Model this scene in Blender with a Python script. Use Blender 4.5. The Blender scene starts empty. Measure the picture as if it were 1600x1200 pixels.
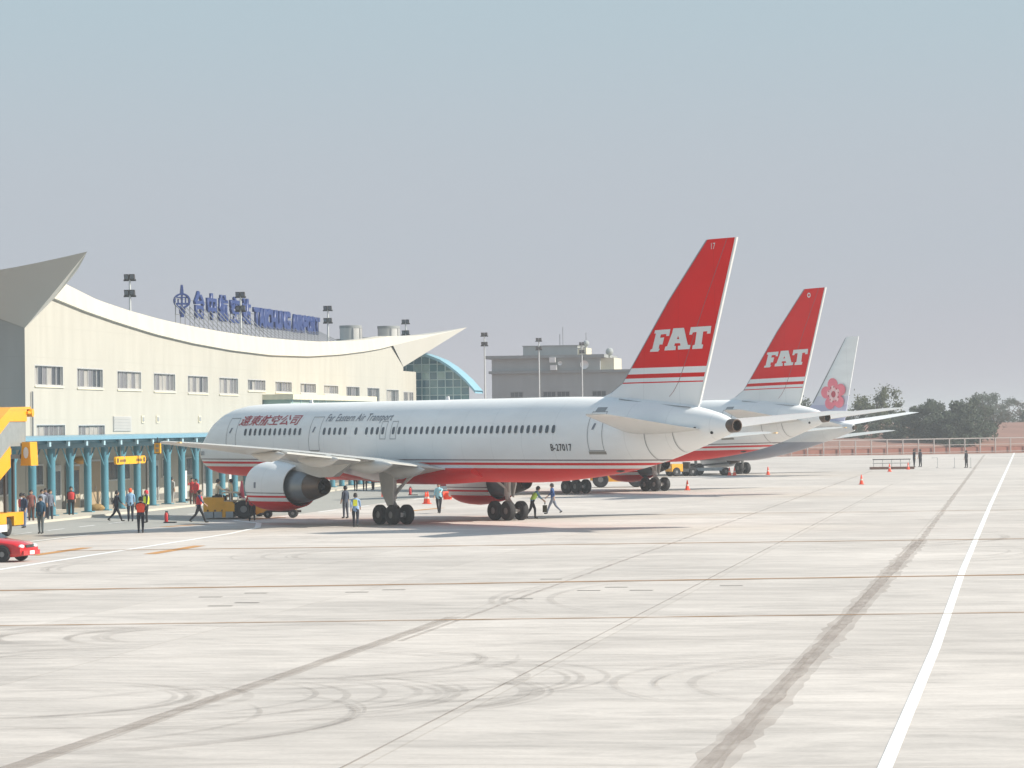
import bpy, bmesh, math, random
from mathutils import Vector, Matrix, geometry
random.seed(7)
SC = bpy.context.scene
COL = SC.collection
PI = math.pi

# ------------------------------------------------------------------ camera, sky, sun, exposure
HEAD, PITCH, ROLL = math.radians(9.43), math.radians(.7337), math.radians(-.7398)
cd = bpy.data.cameras.new('camera'); cam = bpy.data.objects.new('camera', cd); COL.objects.link(cam)
cd.sensor_width = 36; cd.lens = 108.0; cd.clip_start = .5; cd.clip_end = 9000
fw = Vector((-math.sin(HEAD)*math.cos(PITCH), math.cos(HEAD)*math.cos(PITCH), math.sin(PITCH)))
rt = Vector((math.cos(HEAD), math.sin(HEAD), 0)); up = rt.cross(fw)
r2 = rt*math.cos(ROLL)+up*math.sin(ROLL); u2 = -rt*math.sin(ROLL)+up*math.cos(ROLL)
cam.matrix_world = Matrix(((r2.x, u2.x, -fw.x, 0), (r2.y, u2.y, -fw.y, 0), (r2.z, u2.z, -fw.z, 5.1), (0, 0, 0, 1)))
SC.camera = cam

SUN_EL, SUN_AZ = math.radians(35), math.radians(0)      # azimuth measured from +X towards +Y
W = bpy.data.worlds.new('World'); SC.world = W; W.use_nodes = True
nt = W.node_tree; nt.nodes.clear()
sky = nt.nodes.new('ShaderNodeTexSky'); sky.sky_type = 'NISHITA'; sky.sun_disc = False
sky.sun_elevation = SUN_EL; sky.sun_rotation = math.radians(90)-SUN_AZ
sky.air_density = 1.3; sky.dust_density = 5.0; sky.ozone_density = 2.0
bg = nt.nodes.new('ShaderNodeBackground'); bg.inputs['Strength'].default_value = .1
hs = nt.nodes.new('ShaderNodeHueSaturation'); hs.inputs['Saturation'].default_value = .85
mixw = nt.nodes.new('ShaderNodeMix'); mixw.data_type = 'RGBA'; mixw.inputs['Factor'].default_value = .88
geo = nt.nodes.new('ShaderNodeTexCoord'); sxyz = nt.nodes.new('ShaderNodeSeparateXYZ'); ramp = nt.nodes.new('ShaderNodeValToRGB')   # thick winter haze: pale and pinkish low down, bluer with height, the same all round
ramp.color_ramp.interpolation = 'EASE'; el = ramp.color_ramp.elements; el[0].position = 0; el[0].color = (.430, .424, .466, 1); el[1].position = .15; el[1].color = (.352, .442, .495, 1)
em = el.new(.065); em.color = (.392, .428, .478, 1)
e2 = el.new(1.0); e2.color = (.25, .36, .48, 1)
scl = nt.nodes.new('ShaderNodeVectorMath'); scl.operation = 'SCALE'; scl.inputs['Scale'].default_value = 9.6
nt.links.new(geo.outputs['Generated'], sxyz.inputs[0]); nt.links.new(sxyz.outputs['Z'], ramp.inputs['Fac']); nt.links.new(ramp.outputs['Color'], scl.inputs[0]); nt.links.new(scl.outputs[0], mixw.inputs['B'])
wo = nt.nodes.new('ShaderNodeOutputWorld')
nt.links.new(sky.outputs[0], hs.inputs['Color']); nt.links.new(hs.outputs[0], mixw.inputs['A'])
nt.links.new(mixw.outputs['Result'], bg.inputs['Color']); nt.links.new(bg.outputs[0], wo.inputs['Surface'])
sd = bpy.data.lights.new('sun', 'SUN'); sd.energy = 4.8; sd.angle = math.radians(.6); sd.color = (1, .935, .82)
sun = bpy.data.objects.new('sun', sd); COL.objects.link(sun)
sdir = Vector((math.cos(SUN_EL)*math.cos(SUN_AZ), math.cos(SUN_EL)*math.sin(SUN_AZ), math.sin(SUN_EL)))
sun.rotation_euler = (-sdir).to_track_quat('-Z', 'Y').to_euler()
vs = SC.view_settings; vs.view_transform = 'Standard'; vs.look = 'None'; vs.gamma = 1; vs.exposure = .5; vs.use_curve_mapping = False

# ------------------------------------------------------------------ materials
def lin(h):
    h = h.lstrip('#'); o = []
    for i in (0, 2, 4):
        c = int(h[i:i+2], 16)/255; o.append(c/12.92 if c <= .04045 else ((c+.055)/1.055)**2.4)
    return tuple(o)
MATS = {}
def mat(name, col, rough=.6, metal=0., var=.12, scale=3., bump=0., bscale=40., spec=.5, coat=0.):
    """plain coloured surface with procedural mottling and optional fine relief"""
    if name in MATS: return MATS[name]
    m = bpy.data.materials.new(name); m.use_nodes = True; n = m.node_tree; N = n.nodes; L = n.links
    b = N['Principled BSDF']; b.inputs['Roughness'].default_value = rough; b.inputs['Metallic'].default_value = metal
    b.inputs['Specular IOR Level'].default_value = spec; b.inputs['Coat Weight'].default_value = coat
    tc = N.new('ShaderNodeTexCoord')
    nz = N.new('ShaderNodeTexNoise'); nz.inputs['Scale'].default_value = scale; nz.inputs['Detail'].default_value = 5
    L.new(tc.outputs['Object'], nz.inputs['Vector'])
    mx = N.new('ShaderNodeMix'); mx.data_type = 'RGBA'
    mx.inputs['A'].default_value = (*[c*(1-var) for c in col], 1); mx.inputs['B'].default_value = (*[min(1, c*(1+var)) for c in col], 1)
    L.new(nz.outputs['Fac'], mx.inputs['Factor']); L.new(mx.outputs['Result'], b.inputs['Base Color'])
    if bump:
        nb = N.new('ShaderNodeTexNoise'); nb.inputs['Scale'].default_value = bscale; L.new(tc.outputs['Object'], nb.inputs['Vector'])
        bp = N.new('ShaderNodeBump'); bp.inputs['Strength'].default_value = bump; bp.inputs['Distance'].default_value = .05
        L.new(nb.outputs['Fac'], bp.inputs['Height']); L.new(bp.outputs['Normal'], b.inputs['Normal'])
    MATS[name] = m; return m
def bands_mat(name, edges, rough=.42, dirt=.035, streak=(.35, 1.5, 1.2), coat=.0, spec=.06):
    """paint in horizontal livery bands: edges = [(z_from, colour), ...] by object height"""
    m = bpy.data.materials.new(name); m.use_nodes = True; n = m.node_tree; N = n.nodes; L = n.links
    b = N['Principled BSDF']; b.inputs['Roughness'].default_value = rough; b.inputs['Specular IOR Level'].default_value = spec; b.inputs['Coat Weight'].default_value = coat; b.inputs['Coat Roughness'].default_value = .15
    tc = N.new('ShaderNodeTexCoord'); sp = N.new('ShaderNodeSeparateXYZ'); L.new(tc.outputs['Object'], sp.inputs[0])
    cur = None
    for z, c in edges:
        if cur is None:
            cur = N.new('ShaderNodeRGB'); cur.outputs[0].default_value = (*c, 1); cur = cur.outputs[0]; continue
        g = N.new('ShaderNodeMath'); g.operation = 'GREATER_THAN'; g.inputs[1].default_value = z; L.new(sp.outputs['Z'], g.inputs[0])
        mx = N.new('ShaderNodeMix'); mx.data_type = 'RGBA'; L.new(g.outputs[0], mx.inputs['Factor']); L.new(cur, mx.inputs['A'])
        mx.inputs['B'].default_value = (*c, 1); cur = mx.outputs['Result']
    mp = N.new('ShaderNodeMapping'); mp.inputs['Scale'].default_value = streak; L.new(tc.outputs['Object'], mp.inputs['Vector'])
    nz = N.new('ShaderNodeTexNoise'); nz.inputs['Scale'].default_value = 1.2; nz.inputs['Detail'].default_value = 6; L.new(mp.outputs[0], nz.inputs['Vector'])
    rg = N.new('ShaderNodeMapRange'); rg.inputs['From Min'].default_value = .35; rg.inputs['From Max'].default_value = .8
    rg.inputs['To Min'].default_value = 1; rg.inputs['To Max'].default_value = 1-dirt*2.2; L.new(nz.outputs['Fac'], rg.inputs['Value'])
    ml = N.new('ShaderNodeMix'); ml.data_type = 'RGBA'; ml.blend_type = 'MULTIPLY'; ml.inputs['Factor'].default_value = 1
    pg = N.new('ShaderNodeMath'); pg.operation = 'PINGPONG'; pg.inputs[1].default_value = 1.27; L.new(sp.outputs['X'], pg.inputs[0])
    lt = N.new('ShaderNodeMath'); lt.operation = 'LESS_THAN'; lt.inputs[1].default_value = .014; L.new(pg.outputs[0], lt.inputs[0])
    sm = N.new('ShaderNodeMath'); sm.operation = 'MULTIPLY_ADD'; sm.inputs[1].default_value = -.14; sm.inputs[2].default_value = 1; L.new(lt.outputs[0], sm.inputs[0])
    s2 = N.new('ShaderNodeMath'); s2.operation = 'MULTIPLY'; L.new(sm.outputs[0], s2.inputs[0]); L.new(rg.outputs[0], s2.inputs[1])
    L.new(cur, ml.inputs['A']); L.new(s2.outputs[0], ml.inputs['B']); L.new(ml.outputs['Result'], b.inputs['Base Color'])
    MATS[name] = m; return m
def wall_mat(name, col, jx=2.9, jz=1.9, dark=1.02):
    """rendered wall with faint panel joints and weather streaks; uses object Y (along the wall) and Z"""
    m = bpy.data.materials.new(name); m.use_nodes = True; n = m.node_tree; N = n.nodes; L = n.links
    b = N['Principled BSDF']; b.inputs['Roughness'].default_value = .85; b.inputs['Specular IOR Level'].default_value = .2
    tc = N.new('ShaderNodeTexCoord'); sp = N.new('ShaderNodeSeparateXYZ'); L.new(tc.outputs['Object'], sp.inputs[0])
    ad = N.new('ShaderNodeMath'); ad.operation = 'ADD'; L.new(sp.outputs['X'], ad.inputs[0]); L.new(sp.outputs['Y'], ad.inputs[1])
    def joint(sock, p, w):
        f = N.new('ShaderNodeMath'); f.operation = 'PINGPONG'; f.inputs[1].default_value = p/2; L.new(sock, f.inputs[0])
        g = N.new('ShaderNodeMath'); g.operation = 'LESS_THAN'; g.inputs[1].default_value = w; L.new(f.outputs[0], g.inputs[0]); return g
    a, c = joint(ad.outputs[0], jx, .025), joint(sp.outputs['Z'], jz, .02)
    mxm = N.new('ShaderNodeMath'); mxm.operation = 'MAXIMUM'; L.new(a.outputs[0], mxm.inputs[0]); L.new(c.outputs[0], mxm.inputs[1])
    mp = N.new('ShaderNodeMapping'); mp.inputs['Scale'].default_value = (1, 1, .2); L.new(tc.outputs['Object'], mp.inputs['Vector'])
    nz = N.new('ShaderNodeTexNoise'); nz.inputs['Scale'].default_value = .9; nz.inputs['Detail'].default_value = 7; L.new(mp.outputs[0], nz.inputs['Vector'])
    mx = N.new('ShaderNodeMix'); mx.data_type = 'RGBA'; mx.inputs['A'].default_value = (*[k*.83 for k in col], 1); mx.inputs['B'].default_value = (*[k*1.12 for k in col], 1)
    L.new(nz.outputs['Fac'], mx.inputs['Factor'])
    m2 = N.new('ShaderNodeMix'); m2.data_type = 'RGBA'; m2.inputs['B'].default_value = (*[k*dark*.9 for k in col], 1)
    L.new(mxm.outputs[0], m2.inputs['Factor']); L.new(mx.outputs['Result'], m2.inputs['A']); L.new(m2.outputs['Result'], b.inputs['Base Color'])
    MATS[name] = m; return m
def glass_mat(name, col, rough=.12):
    if name in MATS: return MATS[name]
    m = mat(name, col, rough, 0, .25, 1.3, spec=.9); return m

M = dict(
    white=mat('white_paint', (.74, .75, .75), .35, var=.06), plane_grey=mat('grey_wing_paint', (.52, .52, .50), .4, var=.08, coat=.2),
    gear=mat('grey_gear_paint', (.42, .42, .40), .45, var=.15), chrome=mat('bright_metal', (.75, .75, .76), .25, 1, .05),
    tyre=mat('tyre_rubber', (.018, .018, .02), .8, var=.4, bump=.2), hub=mat('wheel_hub', (.22, .22, .22), .5, .3),
    darkmetal=mat('dark_burnt_metal', (.07, .055, .045), .45, .6, .3, 6), coremetal=mat('grey_core_metal', (.20, .22, .24), .35, .6, .2),
    exhaust=mat('bronze_exhaust_metal', (.13, .095, .075), .4, .7, .25, 5), black=mat('matt_black', (.01, .01, .01), .9),  # plain matt black for the fan duct, exhaust plug and tail openings
    winblue=mat('cabin_window_glass', (.05, .065, .085), .15, var=.2), seam=mat('panel_seam', (.28, .29, .30), .6), scuff=mat('door_sill_metal', (.33, .31, .27), .5, .4),
    red=mat('airline_red', lin('b01a1c'), .4, var=.1, coat=.3), redtext=mat('red_lettering', lin('a83040'), .5), greytext=mat('grey_lettering', (.17, .19, .23), .5), blacktext=mat('black_lettering', (.03, .03, .035), .5),
    rim=mat('fin_edge_grey', (.25, .25, .26), .4, .5), finwhite=mat('fin_white', (.70, .71, .70), .4, var=.05),
    teal=mat('teal_steel_paint', (.065, .215, .285), .45, var=.12, coat=.2), tealroof=mat('blue_canopy_sheet', (.16, .33, .44), .4, var=.08),
    fascia=wall_mat('cream_fascia', (.545, .515, .45), 6, 50, .97), wall=wall_mat('beige_wall', (.425, .412, .368)), cream=mat('cream_trim', (.62, .57, .44), .8),
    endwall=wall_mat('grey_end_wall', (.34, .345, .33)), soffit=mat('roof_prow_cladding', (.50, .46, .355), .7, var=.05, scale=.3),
    prow=mat('prow_cladding', (.49, .475, .435), .8, var=.05, scale=.3), roofsheet=mat('roof_sheet', (.30, .31, .31), .6), tan=mat('tan_door', (.33, .25, .16), .6), dado=mat('grey_plinth', (.13, .13, .125), .8, var=.3, scale=1.5),
    frame=mat('aluminium_frame', (.55, .55, .54), .4, .3), pane=glass_mat('window_glass', (.15, .15, .16)), curtain=mat('pale_curtain', (.30, .29, .275), .8, var=.3, scale=2),
    dglass=glass_mat('dark_glass', (.03, .04, .05)), bglass=glass_mat('blue_green_glass', (.09, .24, .29)), bglass3=glass_mat('deep_blue_glass', (.05, .17, .24)), bglass2=glass_mat('pale_green_glass', (.30, .46, .45)), mull=mat('pale_mullion', (.45, .60, .62), .4),
    archroof=mat('blue_arch_roof', (.22, .42, .52), .35, var=.08), bldg=wall_mat('grey_building_wall', (.33, .355, .36), 4.5, 3.2), bldgband=mat('grey_cornice', (.245, .26, .265), .8),
    mast=mat('galvanised_steel', (.55, .57, .57), .45, .4), lampdark=mat('floodlight_housing', (.05, .05, .052), .5), lampglass=mat('floodlight_glass', (.14, .16, .18), .1, .2),
    signblue=mat('sign_blue', lin('18336c'), .45, var=.15), strut=mat('sign_strut_grey', (.20, .21, .22), .6), tank=mat('tank_concrete', (.42, .42, .41), .7, var=.15, scale=.6),
    yellow=mat('vehicle_yellow', lin('e8a210'), .4, var=.08, coat=.3), yellow2=mat('tug_yellow', lin('e0a01a'), .5, var=.2, coat=.2), signyel=mat('sign_yellow', lin('e8a80c'), .5),
    orange=mat('cone_orange', lin('f0471c'), .5), carred=mat('car_red', lin('c01014'), .25, var=.05, coat=.6), chassis=mat('chassis_dark', (.035, .035, .035), .7), skirt=mat('bumper_grey', (.30, .33, .34), .6, var=.3),
    clear=mat('scuffed_clear_panel', (.25, .27, .27), .25, var=.2), headlamp=mat('headlamp_glass', (.7, .72, .75), .1, .3), beige=mat('beige_panel', (.55, .46, .33), .6),
    redmark=mat('red_enamel', lin('b81820'), .45), brown=mat('brown_sack', (.30, .20, .08), .9, var=.3, scale=5, bump=.5, bscale=9), rail=mat('rail_grey', (.45, .45, .44), .6), fence=mat('fence_galvanised', (.36, .33, .32), .6, .1),
    bark=mat('bark', (.10, .08, .06), .9, var=.3, scale=8), rust=mat('rust_brown_steel', (.14, .07, .05), .8, var=.3),
    skin=mat('skin', (.48, .30, .21), .6), hair=mat('black_hair', (.012, .01, .01), .6), shoe=mat('black_shoe', (.02, .02, .02), .5),
)

# ------------------------------------------------------------------ mesh helpers
class MB:
    def __init__(s): s.v = []; s.f = []; s.m = []; s.mi = 0
    def add(s, vs, fs):
        o = len(s.v); s.v += [tuple(v) for v in vs]; s.f += [tuple(i+o for i in f) for f in fs]; s.m += [s.mi]*len(fs); return s
    def box(s, a, b, rz=0, piv=None):
        (x0, y0, z0), (x1, y1, z1) = a, b
        vs = [(x, y, z) for z in (z0, z1) for x, y in ((x0, y0), (x1, y0), (x1, y1), (x0, y1))]
        if rz:
            px, py = piv or ((x0+x1)/2, (y0+y1)/2); c, n = math.cos(rz), math.sin(rz)
            vs = [(px+(x-px)*c-(y-py)*n, py+(x-px)*n+(y-py)*c, z) for x, y, z in vs]
        return s.add(vs, [(3, 2, 1, 0), (4, 5, 6, 7), (0, 1, 5, 4), (1, 2, 6, 5), (2, 3, 7, 6), (3, 0, 4, 7)])
    def loft(s, rings, cap0=True, cap1=True, closed=True):
        n = len(rings[0]); vs = [p for r in rings for p in r]; fs = []
        for i in range(len(rings)-1):
            for j in range(n if closed else n-1):
                a, b = i*n+j, i*n+(j+1) % n; fs.append((a, b, b+n, a+n))
        if cap0: fs.append(tuple(range(n-1, -1, -1)))
        if cap1: fs.append(tuple(range((len(rings)-1)*n, len(rings)*n)))
        return s.add(vs, fs)
    def tube(s, pts, r, n=8, caps=True):
        pts = [Vector(p) for p in pts]; rs = r if isinstance(r, (list, tuple)) else [r]*len(pts); rings = []
        for i, p in enumerate(pts):
            d = (pts[min(i+1, len(pts)-1)]-pts[max(i-1, 0)]).normalized()
            a = d.cross(Vector((0, 0, 1)) if abs(d.z) < .95 else Vector((1, 0, 0))).normalized(); b = d.cross(a)
            rings.append([p+(a*math.cos(2*PI*k/n)+b*math.sin(2*PI*k/n))*rs[i] for k in range(n)])
        return s.loft(rings, caps, caps)
    def lathe_x(s, prof, y, z, n=28, cap0=False, cap1=False):
        return s.loft([[(x, y+r*math.cos(2*PI*k/n), z+r*math.sin(2*PI*k/n)) for k in range(n)] for x, r in prof], cap0, cap1)
    def prism(s, poly, fn0, fn1):
        n = len(poly); vs = [fn0(*p) for p in poly]+[fn1(*p) for p in poly]
        fs = [tuple(range(n-1, -1, -1)), tuple(range(n, 2*n))]+[(i, (i+1) % n, n+(i+1) % n, n+i) for i in range(n)]
        return s.add(vs, fs)
    def ell(s, c, r, n=12, m=8):
        rings = [[(c[0]+r[0]*math.sin(PI*i/m)*math.cos(2*PI*k/n), c[1]+r[1]*math.sin(PI*i/m)*math.sin(2*PI*k/n), c[2]-r[2]*math.cos(PI*i/m)) for k in range(n)] for i in range(m+1)]
        rings[0] = [(c[0]+.001*math.cos(2*PI*k/n), c[1]+.001*math.sin(2*PI*k/n), c[2]-r[2]) for k in range(n)]; rings[-1] = [(c[0]+.001*math.cos(2*PI*k/n), c[1]+.001*math.sin(2*PI*k/n), c[2]+r[2]) for k in range(n)]
        return s.loft(rings)
    def xf(s, fn, start=0): s.v[start:] = [tuple(fn(Vector(v))) for v in s.v[start:]]; return s
    def mesh(s, name, mats, smooth=None, fix=True):
        me = bpy.data.meshes.new(name); me.from_pydata(s.v, [], s.f)
        for m in (mats if isinstance(mats, (list, tuple)) else [mats]): me.materials.append(m)
        me.polygons.foreach_set('material_index', s.m)
        if fix:
            bm = bmesh.new(); bm.from_mesh(me); bmesh.ops.recalc_face_normals(bm, faces=bm.faces); bm.to_mesh(me); bm.free()
        if smooth is not None:
            me.shade_smooth(); me.set_sharp_from_angle(angle=math.radians(smooth))
        me.update(); return me
def link(name, data, parent=None, loc=(0, 0, 0), rz=0):
    o = bpy.data.objects.new(name, data); COL.objects.link(o); o.location = loc; o.rotation_euler = (0, 0, rz)
    if parent is not None: o.parent = parent
    return o
def obj(name, mb, mats, parent=None, smooth=None, loc=(0, 0, 0), rz=0, fix=True): return link(name, mb.mesh(name, mats, smooth, fix), parent, loc, rz)
def tag(o, label, cat, group=None):
    o['label'] = label; o['category'] = cat
    if group: o['group'] = group
    return o
def thing(name, label, cat, loc=(0, 0, 0), rz=0, group=None): return tag(link(name, None, None, loc, rz), label, cat, group)
def struct(name, mb, m, smooth=None, loc=(0, 0, 0), fix=True):
    o = obj(name, mb, m, None, smooth, loc, 0, fix); o['kind'] = 'structure'; return o
KIDS = {}
def copy_tree(o, parent=None, skip=()):
    c = o.copy(); COL.objects.link(c); c.parent = parent
    for ch in list(o.children):
        if ch.name.split('.')[0] not in skip: copy_tree(ch, c, skip)
    return c
def text_mesh(name, body, size, m, shear=0., extrude=0., space=1., off=0.):
    cu = bpy.data.curves.new(name, 'FONT'); cu.body = body; cu.size = size; cu.shear = shear; cu.extrude = extrude; cu.space_character = space; cu.offset = off; cu.resolution_u = 3
    o = bpy.data.objects.new(name, cu); COL.objects.link(o); bpy.context.view_layer.update()
    dg = bpy.context.evaluated_depsgraph_get(); me = bpy.data.meshes.new_from_object(o.evaluated_get(dg)); me.name = name
    bpy.data.objects.remove(o); bpy.data.curves.remove(cu)
    me.materials.clear(); me.materials.append(m); return me
def bounds(me): return [(min(v.co[k] for v in me.vertices), max(v.co[k] for v in me.vertices)) for k in (0, 1, 2)]

# ------------------------------------------------------------------ ground
def apron_material():
    m = bpy.data.materials.new('apron_concrete'); m.use_nodes = True; n = m.node_tree; N = n.nodes; L = n.links
    b = N['Principled BSDF']; b.inputs['Roughness'].default_value = .75; b.inputs['Specular IOR Level'].default_value = .3
    tc = N.new('ShaderNodeTexCoord')
    def noise(scale, vec, det=6, rough=.6, dist=0.):
        mp = N.new('ShaderNodeMapping'); mp.inputs['Scale'].default_value = vec; mp.inputs['Rotation'].default_value = (0, 0, math.radians(-9)); L.new(tc.outputs['Object'], mp.inputs['Vector'])
        z = N.new('ShaderNodeTexNoise'); z.inputs['Scale'].default_value = scale; z.inputs['Detail'].default_value = det; z.inputs['Roughness'].default_value = rough; z.inputs['Distortion'].default_value = dist
        L.new(mp.outputs[0], z.inputs['Vector']); return z.outputs['Fac']
    def rng(s, a, c, lo, hi):
        r = N.new('ShaderNodeMapRange'); r.interpolation_type = 'SMOOTHSTEP'
        for k, v in (('From Min', a), ('From Max', c), ('To Min', lo), ('To Max', hi)): r.inputs[k].default_value = v
        L.new(s, r.inputs['Value']); return r.outputs[0]
    def mul(a, c):
        k = N.new('ShaderNodeMath'); k.operation = 'MULTIPLY'; L.new(a, k.inputs[0]); L.new(c, k.inputs[1]); return k.outputs[0]
    br = N.new('ShaderNodeTexBrick'); br.offset = 0; br.inputs['Scale'].default_value = 1; br.inputs['Brick Width'].default_value = 5.2; br.inputs['Row Height'].default_value = 5.2
    br.inputs['Mortar Size'].default_value = .022; br.inputs['Bias'].default_value = -.1
    br.inputs['Color1'].default_value = (1.05, 1.05, 1.05, 1); br.inputs['Color2'].default_value = (.92, .92, .92, 1); br.inputs['Mortar'].default_value = (.80, .78, .75, 1)
    mp = N.new('ShaderNodeMapping'); mp.inputs['Location'].default_value = (4.6, 1.5, 0); L.new(tc.outputs['Object'], mp.inputs['Vector']); L.new(mp.outputs[0], br.inputs['Vector'])
    f = rng(noise(.05, (1, 1, 1), 5), .3, .7, .88, 1.07)
    f = mul(f, rng(noise(.55, (.42, 1, 1), 9, .72, .8), .30, .74, 1.07, .80))     # long broom and tyre streaks
    f = mul(f, rng(noise(1.9, (.28, 1, 1), 7, .66, .5), .42, .76, 1.03, .84))
    f = mul(f, rng(noise(.16, (.5, 1, 1), 6, .6, 1.6), .55, .78, 1.0, .78))          # dull rubber patches
    f = mul(f, rng(noise(9, (1, 1, 1), 4), .2, .8, .94, 1.06))
    cm = N.new('ShaderNodeMix'); cm.data_type = 'RGBA'; L.new(noise(.03, (1, 1, 1), 3), cm.inputs['Factor'])
    cm.inputs['A'].default_value = (.568, .515, .472, 1); cm.inputs['B'].default_value = (.548, .508, .474, 1)
    m1 = N.new('ShaderNodeMix'); m1.data_type = 'RGBA'; m1.blend_type = 'MULTIPLY'; m1.inputs['Factor'].default_value = 1; L.new(cm.outputs['Result'], m1.inputs['A']); L.new(f, m1.inputs['B'])
    m2 = N.new('ShaderNodeMix'); m2.data_type = 'RGBA'; m2.blend_type = 'MULTIPLY'; m2.inputs['Factor'].default_value = .8; L.new(m1.outputs['Result'], m2.inputs['A']); L.new(br.outputs['Color'], m2.inputs['B'])
    L.new(m2.outputs['Result'], b.inputs['Base Color'])
    bp = N.new('ShaderNodeBump'); bp.inputs['Strength'].default_value = .25; bp.inputs['Distance'].default_value = .01; L.new(noise(30, (1, 1, 1), 3), bp.inputs['Height']); L.new(bp.outputs['Normal'], b.inputs['Normal'])
    return m
def stain_material(name, col, dens, scale=(2.5, .5, 1)):
    m = bpy.data.materials.new(name); m.use_nodes = True; n = m.node_tree; N = n.nodes; L = n.links
    b = N['Principled BSDF']; b.inputs['Base Color'].default_value = (*col, 1); b.inputs['Roughness'].default_value = .85; b.inputs['Specular IOR Level'].default_value = .2
    tc = N.new('ShaderNodeTexCoord'); mp = N.new('ShaderNodeMapping'); mp.inputs['Scale'].default_value = scale; L.new(tc.outputs['Object'], mp.inputs['Vector'])
    z = N.new('ShaderNodeTexNoise'); z.inputs['Scale'].default_value = 1.; z.inputs['Detail'].default_value = 6; L.new(mp.outputs[0], z.inputs['Vector'])
    r = N.new('ShaderNodeMapRange'); r.inputs['From Min'].default_value = .3; r.inputs['From Max'].default_value = .65; r.inputs['To Min'].default_value = dens*.25; r.inputs['To Max'].default_value = dens; L.new(z.outputs['Fac'], r.inputs['Value'])
    L.new(r.outputs[0], b.inputs['Alpha']); return m
def sheet(pts, z, w=None):
    mb = MB(); mb.add([(x, y, z) for x, y in pts], [tuple(range(len(pts)))]); return mb
struct('ground', sheet([(-2500, -900), (2500, -900), (2500, 3000), (-2500, 3000)], -.06), mat('red_earth_ground', (.27, .13, .085), .95, var=.25, scale=.05))
struct('apron', sheet([(-53, -60), (70, -60), (70, 462), (-53, 421)], 0), apron_material())
ROADM = mat('service_road_asphalt', (.33, .325, .30), .85, var=.12, scale=.6, bump=.2)
struct('service_road', sheet([(-53, -60), (-44.2, -60), (-44.2, 150), (-41.5, 175), (-41.5, 300), (-53, 300)], .004), ROADM)
pv = MB(); pv.box((-60, 60, -.05), (-53, 300, .12)); struct('pavement', pv, mat('pale_pavement', (.52, .48, .41), .85, var=.12, scale=.8))
kb = MB(); kb.box((-53, 60, -.05), (-52.85, 300, .125)); struct('kerb', kb, mat('kerb_stone', (.5, .47, .40), .85))
JM = stain_material('joint_sealant', (.37, .315, .28), .40, (6, .8, 1)); JT = stain_material('thin_joint', (.36, .31, .27), .55, (3, .5, 1))
TAN = stain_material('faded_orange_line', (.36, .22, .12), 1.0, (.6, 2, 1)); WHITE = mat('road_paint_white', (.80, .80, .79), .6, var=.08, scale=1.5); ORG = mat('road_paint_orange', (.50, .24, .07), .7, var=.25, scale=1)
def jagged(x0, x1, y0, y1, w, seed, amp):
    rr = random.Random(seed); mb = MB(); n = int((y1-y0)/.9); L_, R_ = [], []
    for i in range(n+1):
        t = i/n; x = x0+(x1-x0)*t; y = y0+(y1-y0)*t; L_.append((x-w/2-amp*rr.random()**3, y, .006)); R_.append((x+w/2+amp*rr.random()**3, y, .006))
    mb.loft([L_, R_], False, False, False); return mb
JH = stain_material('joint_halo', (.41, .355, .32), .32, (1.5, .35, 1))
struct('joint_stain', jagged(-4.7, -4.3, 20, 130, .6, 13, .16), JH); struct('joint_stain', jagged(-15.25, -14.9, 20, 80, .42, 15, .06), JH)
for ob_ in COL.objects:
    if ob_.name.startswith('joint_stain'): ob_.location.z = -.0025
struct('sealed_joint', jagged(-4.75, -4.3, 20, 128, .30, 3, .07), JM); struct('sealed_joint', jagged(-4.25, -5.2, 128, 420, .22, 4, .10), JM)
JA = stain_material('faded_joint', (.42, .37, .33), .34, (3, .4, 1))
struct('sealed_joint', jagged(-15.35, -14.9, 20, 79, .3, 5, .06), JA); struct('sealed_joint', jagged(-14.55, -14.6, 71, 300, .12, 6, .05), JM)
struct('sealed_joint', jagged(-10.1, -10.05, 20, 240, .05, 8, .01), JT)
def line(name, pts, w, z, m):
    mb = MB(); L_, R_ = [], []
    for i, p in enumerate(pts):
        d = (Vector(pts[min(i+1, len(pts)-1)])-Vector(pts[max(i-1, 0)])).normalized(); nn = Vector((-d.y, d.x))*w/2
        L_.append((p[0]+nn.x, p[1]+nn.y, z)); R_.append((p[0]-nn.x, p[1]-nn.y, z))
    mb.loft([L_, R_], False, False, False); return struct(name, mb, m)
line('white_line', [(-2.03, 15), (-2.06, 45), (-1.98, 69), (-2.05, 104), (-1.93, 179), (-1.6, 300), (-1.25, 440)], .22, .008, WHITE)
line('orange_line', [(-52, 89.5), (-32.1, 93.55), (-16.2, 96.9), (0, 100.6), (25, 106.3)], .62, .010, TAN)
line('orange_line', [(-44, 73.6), (-26.3, 76.76), (0, 81.2), (25, 85.4)], .28, .010, TAN)
line('orange_line', [(-40, 123.9), (-31.75, 125.19), (0, 130.1), (25, 134)], .6, .010, TAN)
line('orange_line', [(-38, 164), (-24, 166.5), (0, 170.5), (25, 174)], .4, .010, TAN)
line('white_line', [(-37.2, 60), (-36.93, 107.7), (-37.14, 122.8), (-37.45, 142.6), (-38.2, 151), (-39.9, 158), (-42.6, 163)], .3, .008, WHITE)
line('white_line', [(-44.9, 126), (-44.5, 140), (-43.6, 148.3), (-42.2, 152), (-40.2, 155)], .2, .008, WHITE)
for i in range(14):
    y = 128+i*5.2; x = -48.6+(.02*i); line('road_dash', [(x, y), (x+.05, y+2.6)], .18, .009, WHITE)
for i in range(12): line('road_dash', [(-41.2+.1*i, 168+i*9), (-41.2+.1*i, 173+i*9)], .22, .009, WHITE)
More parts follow.
